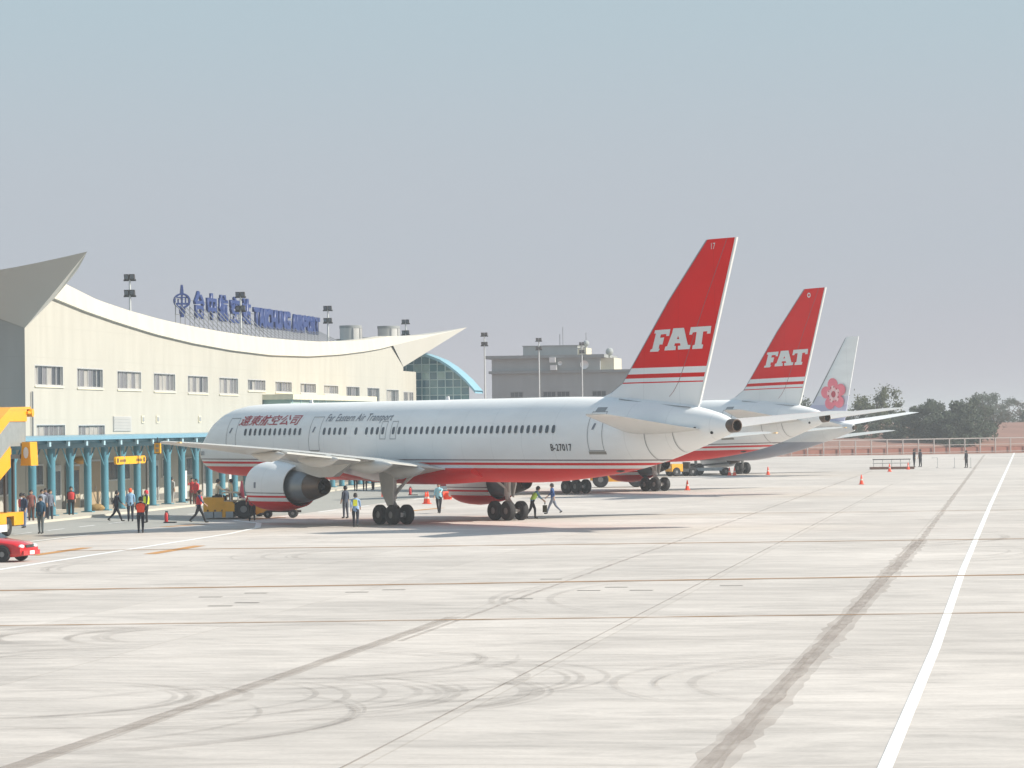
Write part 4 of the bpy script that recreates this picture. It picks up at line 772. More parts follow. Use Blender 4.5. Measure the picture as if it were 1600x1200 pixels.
    for i in range(34): x = 8+.6*i; link('cabin_window', wme, t, (x, -(B.y(x, 3.85)+.02), 3.85))
airliner737()

# ------------------------------------------------------------------ ground vehicles
def vwheel(parent, x, y, z, r, w, key): return wheel(parent, x, y, z, r, w, key)
# boarding stairs truck (left frame edge), heading along the terminal
stt = thing('boarding_stairs_truck', 'yellow mobile boarding stairs truck with covered stairs at the left edge', 'stairs truck', (-49.1, 140.5, 0), math.radians(90))
# local: +x = heading (+Y world), +y = left side (-X world); right side at y=-1.2
q = MB(); q.box((-6.5, -1.0, .45), (3.2, 1.0, .75)); obj('chassis', q, M['chassis'], stt)
q = MB(); q.box((-1.1, -1.15, .6), (.35, 1.15, 1.12)); q.box((1.45, -1.15, .5), (2.9, 1.15, 1.12)); q.box((.35, -1.15, .95), (1.45, 1.15, 1.13)); q.box((-6.5, -1.15, .45), (-1.12, 1.15, 1.12)); obj('body', q, M['yellow'], stt)
q = MB(); q.box((-6.6, -1.16, .3), (-6.45, 1.16, .62)); q.box((-1.14, -1.2, .25), (.3, 1.2, .58)); obj('bumper', q, M['white'], stt)
for x in (.9, -5.3):
    for y in (-.95, .95): vwheel(stt, x, y, .45, .45, .3, 'truck')
q = MB(); q.loft([[(x, y, z) for y, z in ((-1.0, z0), (1.0, z0), (1.0, z0+.3), (-1.0, z0+.3))] for x, z0 in ((-5.8, .9), (1.6, 3.9))]); obj('stair_flight', q, M['yellow2'], stt)
for s in (-1, 1):
    q = MB(); q.prism([(-5.8, .8), (-5.8, 1.5), (1.0, 4.3), (1.0, 3.3)], lambda a, b: (a, s*1.12-.04, b), lambda a, b: (a, s*1.12+.04, b)); obj('stringer', q, M['yellow'], stt)
    q = MB(); q.prism([(-5.8, 1.5), (1.0, 4.3), (3.4, 4.3), (3.4, 5.5), (.9, 5.5), (-5.8, 2.7)], lambda a, b: (a, s*1.11-.015, b), lambda a, b: (a, s*1.11+.015, b)); obj('side_screen', q, M['clear'], stt)
    q = MB(); q.prism([(-5.8, 2.7), (-5.8, 3.5), (1.0, 6.1), (3.5, 6.1), (3.5, 5.5), (.9, 5.5)], lambda a, b: (a, s*1.12-.05, b), lambda a, b: (a, s*1.12+.05, b)); obj('canopy_side', q, M['yellow'], stt)
q = MB(); q.loft([[(x, y, z) for y, z in ((-1.2, z0), (1.2, z0), (1.2, z0+.12), (-1.2, z0+.12))] for x, z0 in ((-5.8, 3.5), (1.0, 6.05), (4.0, 6.1))]); obj('canopy_roof', q, M['yellow'], stt)
q = MB(); q.tube([(4.05, -1.3, 5.92), (4.05, 1.3, 5.92)], .2, 12); q.tube([(3.4, -1.2, 5.92), (4.05, -1.2, 5.92)], .08, 6); obj('bumper_roll', q, M['yellow'], stt, 40)
q = MB(); q.box((1.0, -1.1, 3.7), (3.6, 1.1, 3.9)); obj('platform', q, M['chassis'], stt)
q = MB(); q.prism([(-1.65, 3.35), (-1.12, 3.35), (-1.2, 4.5), (-1.6, 4.5)], lambda a, b: (2.6, a, b), lambda a, b: (3.7, a, b)); obj('control_box', q, M['yellow'], stt)
q = MB(); q.add([(2.59, -1.4+.13*math.cos(2*PI*k/14), 3.98+.28*math.sin(2*PI*k/14)) for k in range(14)], [tuple(range(14))]); obj('round_emblem', q, M['white'], stt)
for x in (1.2, 2.4):
    for y in (-.8, .8): q = MB(); q.tube([(x, y, 1.0), (x, y, 3.7)], .09, 6); obj('support_leg', q, M['chassis'], stt)
# red car
def car():
    t = thing('parked_car', 'red saloon car, only its bonnet and front wheel inside the left edge', 'car', (-40.0, 114.4, 0), math.radians(-7))
    # local x forward, half width .83
    prof = [(2.12, .32, .42, .74), (2.05, .24, .62, .80), (1.75, .2, .76, .83), (1.1, .18, .84, .84), (.75, .18, .90, .84), (-.9, .18, .92, .84), (-1.5, .2, .93, .83), (-2.05, .28, .88, .78), (-2.15, .4, .7, .7)]
    b = MB(); rings = []
    for x, z0, z1, w in prof:
        rings.append([(x, -w*.9, z0), (x, -w, z0+.1), (x, -w*1.01, (z0+z1)/2), (x, -w*.97, z1-.07), (x, -w*.85, z1), (x, 0, z1+.03), (x, w*.85, z1), (x, w*.97, z1-.07), (x, w*1.01, (z0+z1)/2), (x, w, z0+.1), (x, w*.9, z0)])
    b.loft(rings); obj('body', b, M['carred'], t, 35)
    c = MB(); c.loft([[(x, -w, z0), (x, -w*.82, z1), (x, w*.82, z1), (x, w, z0)] for x, z0, z1, w in ((.85, .90, .92, .74), (.15, .9, 1.34, .74), (-.9, .9, 1.36, .74), (-1.65, .9, .95, .72))]); obj('cabin', c, M['dglass'], t, 30)
    c = MB(); c.loft([[(x, -w, z), (x, w, z), (x, w, z+.03), (x, -w, z+.03)] for x, z, w in ((.2, 1.325, .6), (-.9, 1.35, .61))]); obj('roof', c, M['carred'], t)
    for x in (1.32, -1.3):
        for y in (-.81, .81):
            wheel(t, x, y, .31, .31, .2, 'car'); 
            a = MB(); n = 16; s = 1 if y > 0 else -1; a.loft([[(x+r*math.cos(PI*k/n), y+s*.09, .31+r*math.sin(PI*k/n)) for k in range(n+1)] for r in (.30, .37)], False, False, False); obj('wheel_arch', a, M['chassis'], t)
    for y in (-.58, .58):
        c = MB(); c.ell((2.0, y, .6), (.1, .2, .085)); obj('headlight', c, M['headlamp'], t, 60)
    c = MB(); c.box((2.171, -.2, .29), (2.185, .2, .43)); obj('number_plate', c, M['white'], t)
    c = MB(); c.box((2.07, -.72, .27), (2.17, .72, .44)); obj('bumper', c, M['carred'], t)
    c = MB(); c.box((2.06, -.36, .55), (2.1, .36, .66)); obj('grille', c, M['chassis'], t)
car()
# pushback tug under the nose
tug = thing('pushback_tug', 'low yellow tow tractor with grey skirt by the nearest airliner nose', 'tow tractor', (-42.3, 166.6, 0), math.radians(9.4))
q = MB(); q.box((-2.75, -1.1, .42), (-1.62, 1.1, 1.2)); q.loft([[(x, -1.1, .42), (x, -1.1, z1), (x, 1.1, z1), (x, 1.1, .42)] for x, z1 in ((-1.619, 1.0), (-1.1, .95), (-1.02, .8))]); q.box((-1.02, -.7, .3), (.1, .7, .85)); obj('body', q, M['yellow2'], tug)
q = MB(); q.loft([[(x, -1.12, .98), (x, -1.12, z1), (x, 1.12, z1), (x, 1.12, .98)] for x, z1 in ((-1.6, 1.02), (-.95, 1.02), (-.2, 1.12), (0.0, 1.05))]); obj('hood', q, M['beige'], tug)
for x0, x1 in ((-2.72, -2.2), (-2.15, -1.72), (-1.5, -1.1)): q = MB(); q.box((x0, -1.14, .08), (x1, 1.14, .419)); obj('skirt', q, M['skirt'], tug)
q = MB(); q.box((-1.70, -1.13, .1), (-1.52, 1.13, .5)); obj('bracket', q, M['yellow2'], tug)
for k in range(2): q = MB(); q.box((-2.62+k*.52, -1.112, .55), (-2.18+k*.52, -1.101, 1.1)); obj('hatch', q, M['yellow2'], tug)
for k in range(3): q = MB(); q.tube([(-2.5+k*.4, -1.101, .48), (-2.5+k*.4, -1.13, .48)], .05, 8); obj('lamp', q, M['chassis'], tug)
for y in (-.92, .92): wheel(tug, -.52, y, .54, .54, .45, 'tugbig')
for y in (-.35, .35): wheel(tug, 2.15, y, .26, .26, .2, 'tugsmall'); wheel(tug, .75, y, .22, .22, .16, 'tugtiny')
q = MB(); q.box((-1.75, -.95, 1.42), (-.78, .95, 1.48)); obj('dashboard_cover', q, M['beige'], tug)
for x in (-1.7, -1.25, -.85): q = MB(); q.tube([(x, -.85, 1.0), (x, -.85, 1.42)], .03, 5); obj('post', q, M['white'], tug)
q = MB(); q.loft([[(x, -.9, z), (x, .9, z), (x+.03, .9, z), (x+.03, -.9, z)] for x, z in ((-.5, 1.06), (-.95, 1.4))]); obj('windscreen', q, M['clear'], tug)
q = MB(); q.box((-2.3, -.7, 1.201), (-1.75, .7, 1.3)); obj('seat', q, M['chassis'], tug)
q = MB(); q.box((-1.9, 1.15, .25), (-.9, 1.55, .33)); obj('step', q, M['chassis'], tug)
q = MB(); q.loft([[(x, y, z) for y, z in ((-w, z0), (w, z0), (w, z1), (-w, z1))] for x, w, z0, z1 in ((.12, .5, .2, .75), (.35, .45, .3, .62), (.8, .2, .35, .55))]); obj('tow_head', q, M['yellow'], tug)
q = MB(); q.tube([(.7, 0, .4), (2.6, 0, .36)], .07, 8); obj('tow_bar', q, M['chassis'], tug)
q = MB(); q.box((1.95, -.42, .42), (2.3, .42, .62)); obj('axle_box', q, M['yellow'], tug)
q = MB(); q.loft([[(-.7+r*math.cos(2*PI*k/10), r*math.sin(2*PI*k/10), z) for k in range(10)] for z, r in ((1.1, .17), (1.45, .13), (2.1, .05))]); obj('marker_cone', q, mat('faded_red', lin('d05868'), .6), tug)

def tractor(label, loc_, rz, m):
    t = thing('service_tractor', label, 'tractor', loc_, rz, 'yellow tractors under the farther airliners')
    q = MB(); q.box((-1.0, -1.0, .45), (1.0, 1.0, 1.25)); q.box((-2.2, -.8, .55), (-1.01, .8, 1.0)); q.box((1.01, -.8, .55), (2.2, .8, 1.0)); obj('body', q, m, t)
    q = MB(); q.box((-2.1, -.6, 1.001), (-1.1, .6, 1.3)); obj('seat', q, M['chassis'], t); q = MB(); q.box((-.9, -.9, 1.251), (.9, .9, 1.5)); obj('hood', q, M['chassis'], t)
    for x in (-1.4, 1.4):
        for y in (-.95, .95): wheel(t, x, y, .62, .62, .4, 'tractor')
    return t
tractor('yellow tractor with large grey hubbed wheels under the second airliner belly', (-31.3, 238.6, 0), math.radians(9), M['yellow'])
def dolly(label, loc_, rz):
    t = thing('baggage_tractor', label, 'tractor', loc_, rz)
    q = MB(); q.box((-1.4, -.6, .45), (-.2, .6, 1.15)); obj('bonnet', q, M['yellow2'], t); q = MB(); q.box((-.19, -.6, .4), (1.3, .6, .7)); obj('deck', q, M['chassis'], t); q = MB(); q.box((.5, -.5, .701), (.7, .5, 1.3)); obj('seat', q, M['chassis'], t)
    for x in (-.9, .9):
        for y in (-.55, .55): wheel(t, x, y, .42, .42, .28, 'dolly')
    q = MB(); q.box((-1.46, -.4, .75), (-1.405, .4, .95)); obj('headlamp_bar', q, M['headlamp'], t)
dolly('small yellow baggage tractor beside the third airliner main wheels', (-31.3, 283.5, 0), math.radians(40))
bl = thing('belt_loader', 'low yellow belt loader parked between the second and third airliners', 'loader', (-28.9, 285.2, 0), math.radians(15))
q = MB(); q.box((-1.6, -.6, .45), (1.4, .6, .75)); obj('body', q, M['skirt'], bl); q = MB(); q.loft([[(x, y, z) for y, z in ((-.3, z0), (.3, z0), (.3, z0+.14), (-.3, z0+.14))] for x, z0 in ((-2.0, .8), (2.0, 1.1))]); obj('belt', q, M['chassis'], bl)
for x in (-1.5, 1.5):
    for y in (-.7, .7): wheel(bl, x, y, .38, .38, .25, 'loader')
q = MB(); q.box((1.41, -.2, .5), (1.5, .2, .7)); obj('beacon', q, M['headlamp'], bl)

# ------------------------------------------------------------------ small things
cn = MB(); n = 14
cn.box((-.19, -.19, 0), (.19, .19, .04)); cn.loft([[(r*math.cos(2*PI*k/n), r*math.sin(2*PI*k/n), z) for k in range(n)] for z, r in ((.04, .15), (.3, .105))]); cn.loft([[(r*math.cos(2*PI*k/n), r*math.sin(2*PI*k/n), z) for k in range(n)] for z, r in ((.42, .083), (.72, .03))])
cn.mi = 1; cn.loft([[(r*math.cos(2*PI*k/n), r*math.sin(2*PI*k/n), z) for k in range(n)] for z, r in ((.301, .105), (.419, .084))], False, False)
CONE = cn.mesh('traffic_cone', [M['orange'], mat('cone_band', (.65, .5, .45), .5)], 40)
def cone(x, y, lab, s=1.05, rz=0):
    o = link('traffic_cone', CONE, None, (x, y, .004), rz); o.scale = (s, s, s); return tag(o, lab, 'traffic cone', 'orange traffic cones on the apron')
cone(-38.0, 194.3, 'orange traffic cone left of the man carrying cones'); cone(-37.75, 193.7, 'orange traffic cone touching the one left of the cone carrier', 1.1); cone(-24.48, 225.7, 'orange traffic cone right of the second airliner starboard wheels'); cone(-26.9, 284.4, 'orange traffic cone just left of the third airliner wheels'); cone(-26.4, 284.0, 'orange traffic cone leaning in the pair by the third airliner wheels'); cone(-23.45, 285.9, 'orange traffic cone standing clear right of the third airliner wheels')
cone(-12.44, 240.0, 'orange traffic cone alone on open concrete before the low bench'); cone(-12.67, 296.5, 'orange traffic cone in front of the middle of the low bench'); cone(-11.3, 307.5, 'orange traffic cone at the right end of the low bench', 1.0)
def extinguisher(x, y, lab):
    t = thing('fire_extinguisher', lab, 'fire extinguisher', (x, y, .004)); q = MB(); q.tube([(0, 0, .06), (0, 0, .48), (0, 0, .56)], [.1, .1, .05], 12); obj('cylinder', q, M['redmark'], t, 40)
    q = MB(); q.box((-.05, -.03, .56), (.09, .03, .63)); q.tube([(.05, 0, .58), (.14, 0, .46), (.14, 0, .15)], .018, 5); obj('valve_hose', q, M['chassis'], t)
    q = MB(); q.box((-.12, -.15, 0), (.55, .15, .06)); obj('trolley', q, M['chassis'], t)
extinguisher(-45.4, 159.6, 'red fire extinguisher standing alone on the grey road left of the tug'); extinguisher(-43.67, 217.5, 'red fire extinguisher beyond the nearest airliner main wheels')
q = MB(); rr = random.Random(3); q.ell((0, 0, .16), (.5, .45, .24), 14, 8); q.xf(lambda v: Vector((v.x+rr.uniform(-.05, .05), v.y+rr.uniform(-.05, .05), max(v.z+rr.uniform(-.04, .04), 0)))); tag(obj('sandbag_heap', q, M['brown'], None, 60, (-55.6, 180.2, .12)), 'brown tarpaulin heap on the pavement between the canopy posts', 'heap')
rb = thing('warning_board', 'red and white warning board on legs beyond the nearest airliner gear', 'board', (-41.8, 222.4, 0)); q = MB(); q.box((-.8, -.04, .55), (.8, .04, 1.35)); obj('panel', q, M['redmark'], rb); q = MB(); q.box((-.8, -.05, .3), (.8, .03, .548)); obj('lower_panel', q, M['white'], rb); q = MB()
for x in (-.7, .7): q.tube([(x, 0, 0), (x, 0, 1.3)], .03, 5)
obj('leg', q, M['strut'], rb)
ob2 = thing('orange_barrier', 'orange barrier block just behind the nearest airliner gear leg', 'barrier', (-44.8, 214, 0)); q = MB(); q.loft([[(-.2, -y, z), (.2, -y, z), (.2, y, z), (-.2, y, z)] for y, z in ((.3, 0), (.28, .25), (.12, .5), (.1, .9))]); obj('block', q, M['orange'], ob2)
be = thing('equipment_rack', 'long low dark rack with two rails on the far apron', 'rack', (-13.0, 310, 0), math.radians(9)); q = MB(); q.box((-2.2, -.4, .02), (2.2, .4, .26)); obj('base_beam', q, M['rust'], be)
for z in (.62, 1.0): q = MB(); q.tube([(-1.9, .3, z), (1.9, .3, z)], .055, 6); obj('rail', q, M['rail'] if z < .8 else M['chassis'], be)
for x in (-1.8, -.9, 0, .9, 1.8): q = MB(); q.tube([(x, .3, .2), (x, .3, 1.05)], .035, 5); obj('post', q, M['rail'], be)
for i, (x, y) in enumerate(((-8.64, 316.4), (-6.9, 315.5), (-5.25, 314.3))):
    t = thing('rope_post', ('slim grey frame post nearest the pair of men', 'slim grey frame post just left of the lone man', 'slim grey frame post just right of the lone man')[i], 'post', (x, y, 0), 0, 'slim posts on the far apron'); q = MB(); q.tube([(0, 0, 0), (0, 0, 1.05)], .04, 6); q.tube([(-.6, 0, 1.03), (0, 0, 1.03)], .025, 5) if i == 0 else None; obj('pole', q, M['rail'], t); q = MB(); q.tube([(0, 0, 0), (0, 0, .05)], .18, 10); obj('foot', q, M['rail'], t)
def board(x, y, lab):
    t = thing('notice_board', lab, 'board', (x, y, .12)); q = MB(); q.box((-.05, -.42, .15), (.05, .42, 2.05)); obj('panel', q, M['white'], t); q = MB(); q.box((-.25, -.4, 0), (.25, .4, .148)); obj('base', q, M['chassis'], t)
board(-56.2, 202.2, 'upright white board beside the leaning man under the canopy'); board(-56.0, 213.6, 'upright white board behind the tug under the canopy')
bg_ = thing('hand_bag', 'dark bag held low beside the starboard main wheels', 'bag', (-25.4, 163.2, .0)); q = MB(); q.box((-.1, -.16, .3), (.1, .16, .68)); obj('bag_body', q, mat('bag_olive', (.10, .09, .05), .8), bg_); q = MB(); q.tube([(0, -.12, .72), (0, -.1, .86), (0, .1, .86), (0, .12, .72)], .018, 5); obj('handle', q, M['chassis'], bg_)

# ------------------------------------------------------------------ people
def figure(key, hipz=.93, lean=0., leg=((0, 0), (0, 0)), arms=((0, 0), (0, 0)), headturn=0., seat=False):
    """one continuous skinned body. faces +Y. leg: (forward swing deg, knee bend deg); arms: (raise forward deg, elbow bend deg)"""
    V, Ed, Rr, tagm = [], [], [], []
    def v(p, r, tg, par=None):
        V.append(Vector(p)); Rr.append(r if isinstance(r, tuple) else (r, r)); tagm.append(tg)
        if par is not None: Ed.append((par, len(V)-1))
        return len(V)-1
    ln = math.radians(lean); up_ = Vector((0, math.sin(ln), math.cos(ln)))
    H = Vector((0, 0, hipz)); pel = v(H, (.15, .115), 1)
    wa = v(H+up_*.16, (.135, .105), 2, pel); ch = v(H+up_*.36, (.165, .115), 2, wa); sh = v(H+up_*.48, (.12, .085), 2, ch); nk = v(H+up_*.56, .052, 3, sh)
    hd = H+up_*.66; hb = v(hd+Vector((0, .015, -.03)), (.072, .085), 3, nk); hm = v(hd+Vector((0, .02, .06)), (.08, .098), 3, hb); ht = v(hd+Vector((0, .005, .125)), (.055, .07), 3, hm)
    v(hd+Vector((0, .118, .03)), .012, 3, hm)
    for s in (-1, 1): v(hd+Vector((s*.088, 0, .03)), .014, 3, hm)
    for s, (sw, kn) in zip((-1, 1), leg):
        a = math.radians(sw); d = Vector((0, math.sin(a), -math.cos(a))); hp = v(H+Vector((s*.095, 0, -.06)), .10, 1, pel); tp = H+Vector((s*.095, 0, -.06)); mid = v(tp+d*.2, .088, 1, hp); K_ = tp+d*.42; kv = v(K_, .066, 1, mid)
        b = a-math.radians(kn); d2 = Vector((0, math.sin(b), -math.cos(b))); cf = v(K_+d2*.16, .062, 1, kv); An = K_+d2*.40; av = v(An, .046, 1, cf)
        f = Vector((0, math.cos(b*.5), math.sin(b*.5)*.6)); hl = v(An+d2*.045-f*.02, .045, 0, av); v(An+d2*.06+f*.15, (.042, .03), 0, hl)
    for s, (ra, el) in zip((-1, 1), arms):
        a = math.radians(ra); S = H+up_*.47+Vector((s*.17, 0, 0)); sv = v(S, .062, 2, sh); d = Vector((s*.14, math.sin(a), -math.cos(a))).normalized(); v1 = v(S+d*.14, .052, 2, sv); E_ = S+d*.28; ev = v(E_, .043, 2, v1)
        b = a+math.radians(el); d2 = Vector((-s*.12*(el > 30), math.sin(b), -math.cos(b))).normalized(); v2 = v(E_+d2*.12, .038, 2, ev); Wp = E_+d2*.24; wv = v(Wp, .027, 3, v2); pv_ = v(Wp+d2*.07, (.034, .02), 3, wv)
        side_ = d2.cross(Vector((1, 0, 0))).normalized(); P_ = Wp+d2*.07
        for k, l in enumerate((.062, .072, .068, .052)):
            o = side_*(k-1.5)*.019; f1 = v(P_+o+d2*.03, .0085, 3, pv_); v(P_+o+d2*l+Vector((0, .006, 0)), .0075, 3, f1)
        t1 = v(Wp+d2*.03+side_*-.04, .0095, 3, wv); v(Wp+d2*.075+side_*-.052, .0085, 3, t1)
    me = bpy.data.meshes.new(key); me.from_pydata([tuple(p) for p in V], Ed, []); o = bpy.data.objects.new(key, me); COL.objects.link(o)
    m = o.modifiers.new('skin', 'SKIN'); m.use_smooth_shade = True
    sk = me.skin_vertices[0].data
    for i, r in enumerate(Rr): sk[i].radius = r
    sk[0].use_root = True
    sb = o.modifiers.new('sub', 'SUBSURF'); sb.levels = 1; sb.render_levels = 1
    bpy.context.view_layer.update(); dg_ = bpy.context.evaluated_depsgraph_get(); out = bpy.data.meshes.new_from_object(o.evaluated_get(dg_)); out.name = key
    bpy.data.objects.remove(o)
    out.materials.clear()
    for mm in (M['shoe'], M['shoe'], M['shoe'], M['skin']): out.materials.append(mm)
    for p_ in out.polygons:
        c = p_.center; best, bt = 1e9, 0
        for i, j in Ed:
            A, B_ = V[i], V[j]; ab = B_-A; t_ = max(0, min(1, (c-A).dot(ab)/max(ab.length_squared, 1e-9))); dd = (c-(A+ab*t_)).length-(Rr[i][0]*(1-t_)+Rr[j][0]*t_)
            if dd < best: best = dd; bt = tagm[j] if t_ > .5 or tagm[i] != 3 else tagm[i]
        p_.material_index = bt; p_.use_smooth = True
    zmin = min(v_.co.z for v_ in out.vertices)
    if not seat:
        for v_ in out.vertices: v_.co.z -= zmin
        hd = hd-Vector((0, 0, zmin)); H = H-Vector((0, 0, zmin))
    return out, hd, H, up_
POSES = {'stand': figure('person', leg=((3, 2), (-3, 2)), arms=((4, 12), (-4, 10))), 'apart': figure('person', leg=((10, 4), (-12, 3)), arms=((25, 60), (20, 50))), 'walk': figure('person', lean=4, leg=((24, 6), (-20, 22)), arms=((-22, 18), (24, 22))),
         'photo': figure('person', leg=((2, 2), (-4, 2)), arms=((72, 85), (70, 85))), 'stoop': figure('person', hipz=.85, lean=28, leg=((22, 22), (-16, 18)), arms=((35, 12), (30, 14))), 'sit': figure('person', hipz=.5, lean=8, leg=((82, 78), (80, 76)), arms=((48, 30), (44, 34)), seat=True),
         'carry': figure('person', leg=((14, 6), (-12, 10)), arms=((62, 20), (10, 15))), 'crouch': figure('person', hipz=.62, lean=34, leg=((62, 78), (40, 95)), arms=((55, 25), (50, 20)))}
CLO = {}
def cloth(h):
    if h not in CLO: CLO[h] = mat('cloth_'+h, lin(h), .85, var=.15, scale=9)
    return CLO[h]
def person(x, y, face, pose, top, bottom, label, hair='hair', vest=None, cap=None, z=.004, s=1., helmet=None):
    me, hd, H, up_ = POSES[pose]; o = link('person', me, None, (x, y, z), math.radians(face)); o.scale = (s*1.1, s*1.1, s*random.uniform(.97, 1.03))
    tag(o, label, 'person', 'people around the parked airliners')
    for i, mm in ((0, M['shoe']), (1, cloth(bottom)), (2, cloth(top)), (3, M['skin'])): o.material_slots[i].link = 'OBJECT'; o.material_slots[i].material = mm
    q = MB(); n = 14; rings = []
    for i in range(6):
        a = PI/2*i/5; rings.append([(hd.x+.098*math.cos(a)*math.cos(2*PI*k/n), hd.y-.0+(.118 if math.sin(2*PI*k/n) < 0 else .105)*math.cos(a)*math.sin(2*PI*k/n), hd.z+.045+.135*math.sin(a)-(.08 if i == 0 and math.sin(2*PI*k/n) < .1 else 0)) for k in range(n)])
    q.loft(rings, False, True)
    if cap: q.loft([[(hd.x+w*.09, hd.y+.09+d, hd.z+.07) for w in (-1, -.5, .5, 1)] for d in (0, .08)], False, False, False)
    obj('cap' if cap else 'hair', q, cloth(cap) if cap else M['hair'], o, 60)
    if vest:
        q = MB(); n = 18; rings = []
        for f, rx, ry in ((.06, .168, .138), (.2, .172, .14), (.36, .20, .15), (.46, .185, .13), (.51, .11, .09)):
            c = H+up_*f; rings.append([(c.x+rx*math.cos(2*PI*k/n), c.y+ry*math.sin(2*PI*k/n), c.z) for k in range(n)])
        q.loft(rings, False, False); ov = obj('vest', q, cloth(vest), o, 60)
    return o
NAVY, DK, GRY, LBL = '1c2333', '15171c', '6a6c74', '86a9c4'
P = person
P(-42.35, 144.35, 15, 'apart', '22283c', '161a28', 'man in an orange red vest standing on the road, back turned', vest='e04a28')
P(-49.04, 162.46, -60, 'walk', NAVY, '141824', 'man in dark navy clothes walking right, left of the orange cap')
P(-48.18, 162.27, 20, 'stand', '7fa3c0', '1c2030', 'man in an orange cap and light blue shirt on the road', cap='d8562c')
P(-46.58, 159.87, 120, 'stand', '20242c', '1a1c22', 'man in a yellow green vest and red cap behind the orange vest', vest='d8e63c', cap='b83038')
P(-47.43, 144.45, 170, 'stand', '1e4660', '5a6468', 'man in a wide teal jacket and grey trousers standing before the stairs truck', s=1.02, vest='1e4660')
P(-51.16, 153.08, 150, 'stand', '26344e', '7a86a0', 'man in a navy jacket and blue grey trousers by the stairs truck')
P(-52.33, 156.16, -40, 'stand', 'c8ccd4', '4a4e58', 'person in a white shirt half hidden by the stairs truck', vest='a83a38')
P(-53.6, 161.6, 200, 'stand', '7a4a44', '5e4038', 'man in a red brown top near the left end of the canopy')
P(-53.9, 164.4, 210, 'stand', '8a93a2', '3a3e48', 'man in a pale grey blue shirt among the group under the canopy')
P(-54.2, 166.0, 160, 'stand', '7c7486', '2c3240', 'man in a mauve grey jacket just left of a canopy post')
P(-53.3, 164.0, 240, 'stand', '646a78', '343a46', 'man in a slate grey jacket at the front of the canopy group')
P(-54.6, 171.9, 200, 'stand', '24262c', '1e2026', 'man in a red waistcoat standing between canopy posts', vest='b83434')
P(-56.43, 199.86, -30, 'stand', 'a6a6a4', '9a9a98', 'man in pale grey clothes leaning by the white board')
P(-53.29, 193.5, 190, 'photo', 'b03434', '6a4a40', 'person in a red jacket raising both hands to a camera')
P(-52.85, 192.9, 150, 'stand', 'c83a3e', '5c4a44', 'person in a bright red jacket beside the one taking a picture')
P(-43.48, 159.2, -75, 'walk', '38456a', '191b24', 'man in a red vest over a blue shirt walking to the tug', vest='cc3636', s=1.03)
P(-44.35, 166.1, -75, 'sit', 'dccfb6', '1e2230', 'man in a cream shirt seated on the tug', z=.82, s=1.05)
P(-43.95, 167.75, 100, 'stand', 'e2d6b0', '8a8478', 'person in a pale yellow shirt standing on the far step of the tug', z=.33)
P(-41.01, 160.9, 20, 'stoop', 'b8282c', '15161c', 'man in a red top bending beside the tug wheel')
P(-36.75, 164.95, 60, 'stand', '3a4658', '4a525e', 'man in a slate blue jacket behind the yellow vested man')
P(-32.91, 150.0, 10, 'walk', '7f9ec4', '1b2030', 'man in a light blue shirt and yellow vest back by the port main wheels', s=.97)
vb = MB(); vb.box((-.1, -.16, 1.08), (.1, -.14, 1.4)); obj('vest_panel', vb, cloth('d6d83a'), bpy.data.objects[[o.name for o in COL.objects if o.get('label', '').startswith('man in a light blue shirt and yellow vest')][0]])
P(-33.08, 173.08, 175, 'carry', '8fc0cc', '23232c', 'man in a pale cyan shirt carrying orange cones')
P(-25.9, 162.0, -70, 'stoop', '6f9cc0', '24242e', 'man in a green vest stooping by the starboard main wheels', vest='b8e060')
P(-26.02, 170.11, 95, 'walk', '2c4a7c', '707684', 'man in a blue jacket and grey trousers walking behind the main wheels')
P(-11.2, 322.09, -60, 'stand', '20222e', '1c1e26', 'left man of the two dark suited men facing each other', s=1.06)
P(-10.6, 323.0, 60, 'stand', '20222e', '1c1e26', 'right man of the two dark suited men facing each other', s=1.06)
P(-5.7, 314.54, 60, 'stand', '1e2028', '1b1c22', 'lone man in a dark suit standing between slim posts')
P(-51.3, 234.0, 170, 'stand', '2a2c34', '1a1c24', 'left person of the three standing far behind under the belly')
P(-50.5, 233.7, 190, 'stand', 'd0d0d0', '20222c', 'person in a white top standing far behind under the belly')
P(-50.4, 236.2, 150, 'stand', '2a2c34', '1a1c24', 'right person of the three standing far behind under the belly')
cc = link('carried_cone', CONE, None, (-32.55, 172.5, 1.02)); cc.rotation_euler = (math.radians(80), 0, math.radians(50)); cc.scale = (1.2, 1.2, 1.2); cc.name = 'traffic_cone'; tag(cc, 'orange traffic cone held level in the arm of the cyan shirted man', 'traffic cone', 'orange traffic cones on the apron')
cc = link('traffic_cone', CONE, None, (-32.45, 172.75, 1.0)); cc.rotation_euler = (math.radians(84), 0, math.radians(62)); cc.scale = (1.1, 1.1, 1.1); tag(cc, 'second orange traffic cone in the arm of the cyan shirted man, behind the first', 'traffic cone', 'orange traffic cones on the apron')

# ------------------------------------------------------------------ fence, earth bank, trees
fe = thing('fence', 'grey rail fence along the far edge of the apron', 'fence', (-40, 424.8, 0)); FA, FD = Vector((-40, 424.8)), Vector((28.4, 19.6)).normalized()
pm = MB(); pm.box((-.07, -.07, 0), (.07, .07, 2.15)); pme = pm.mesh('post', M['fence'])
fr_ = math.atan2(FD.y, FD.x)
for i in range(33): d = FD*(2.62*i-6); link('post', pme, fe, (d.x, d.y, 0), fr_)
for z, h in ((2.02, .14), (1.15, .09), (.12, .1)):
    q = MB(); q.box((-6, -.04, z), (78, .04, z+h), fr_, (0, 0)); obj('rail', q, M['fence'], fe)
kw = MB(); kw.box((-6, .25, 0), (78, .45, .85), fr_, (0, 0)); obj('kick_wall', kw, mat('red_brick_wall', (.30, .13, .10), .9, var=.25, scale=1.2), fe)
bank = MB(); NX_, NY_ = 60, 14; rows = []
rr = random.Random(9)
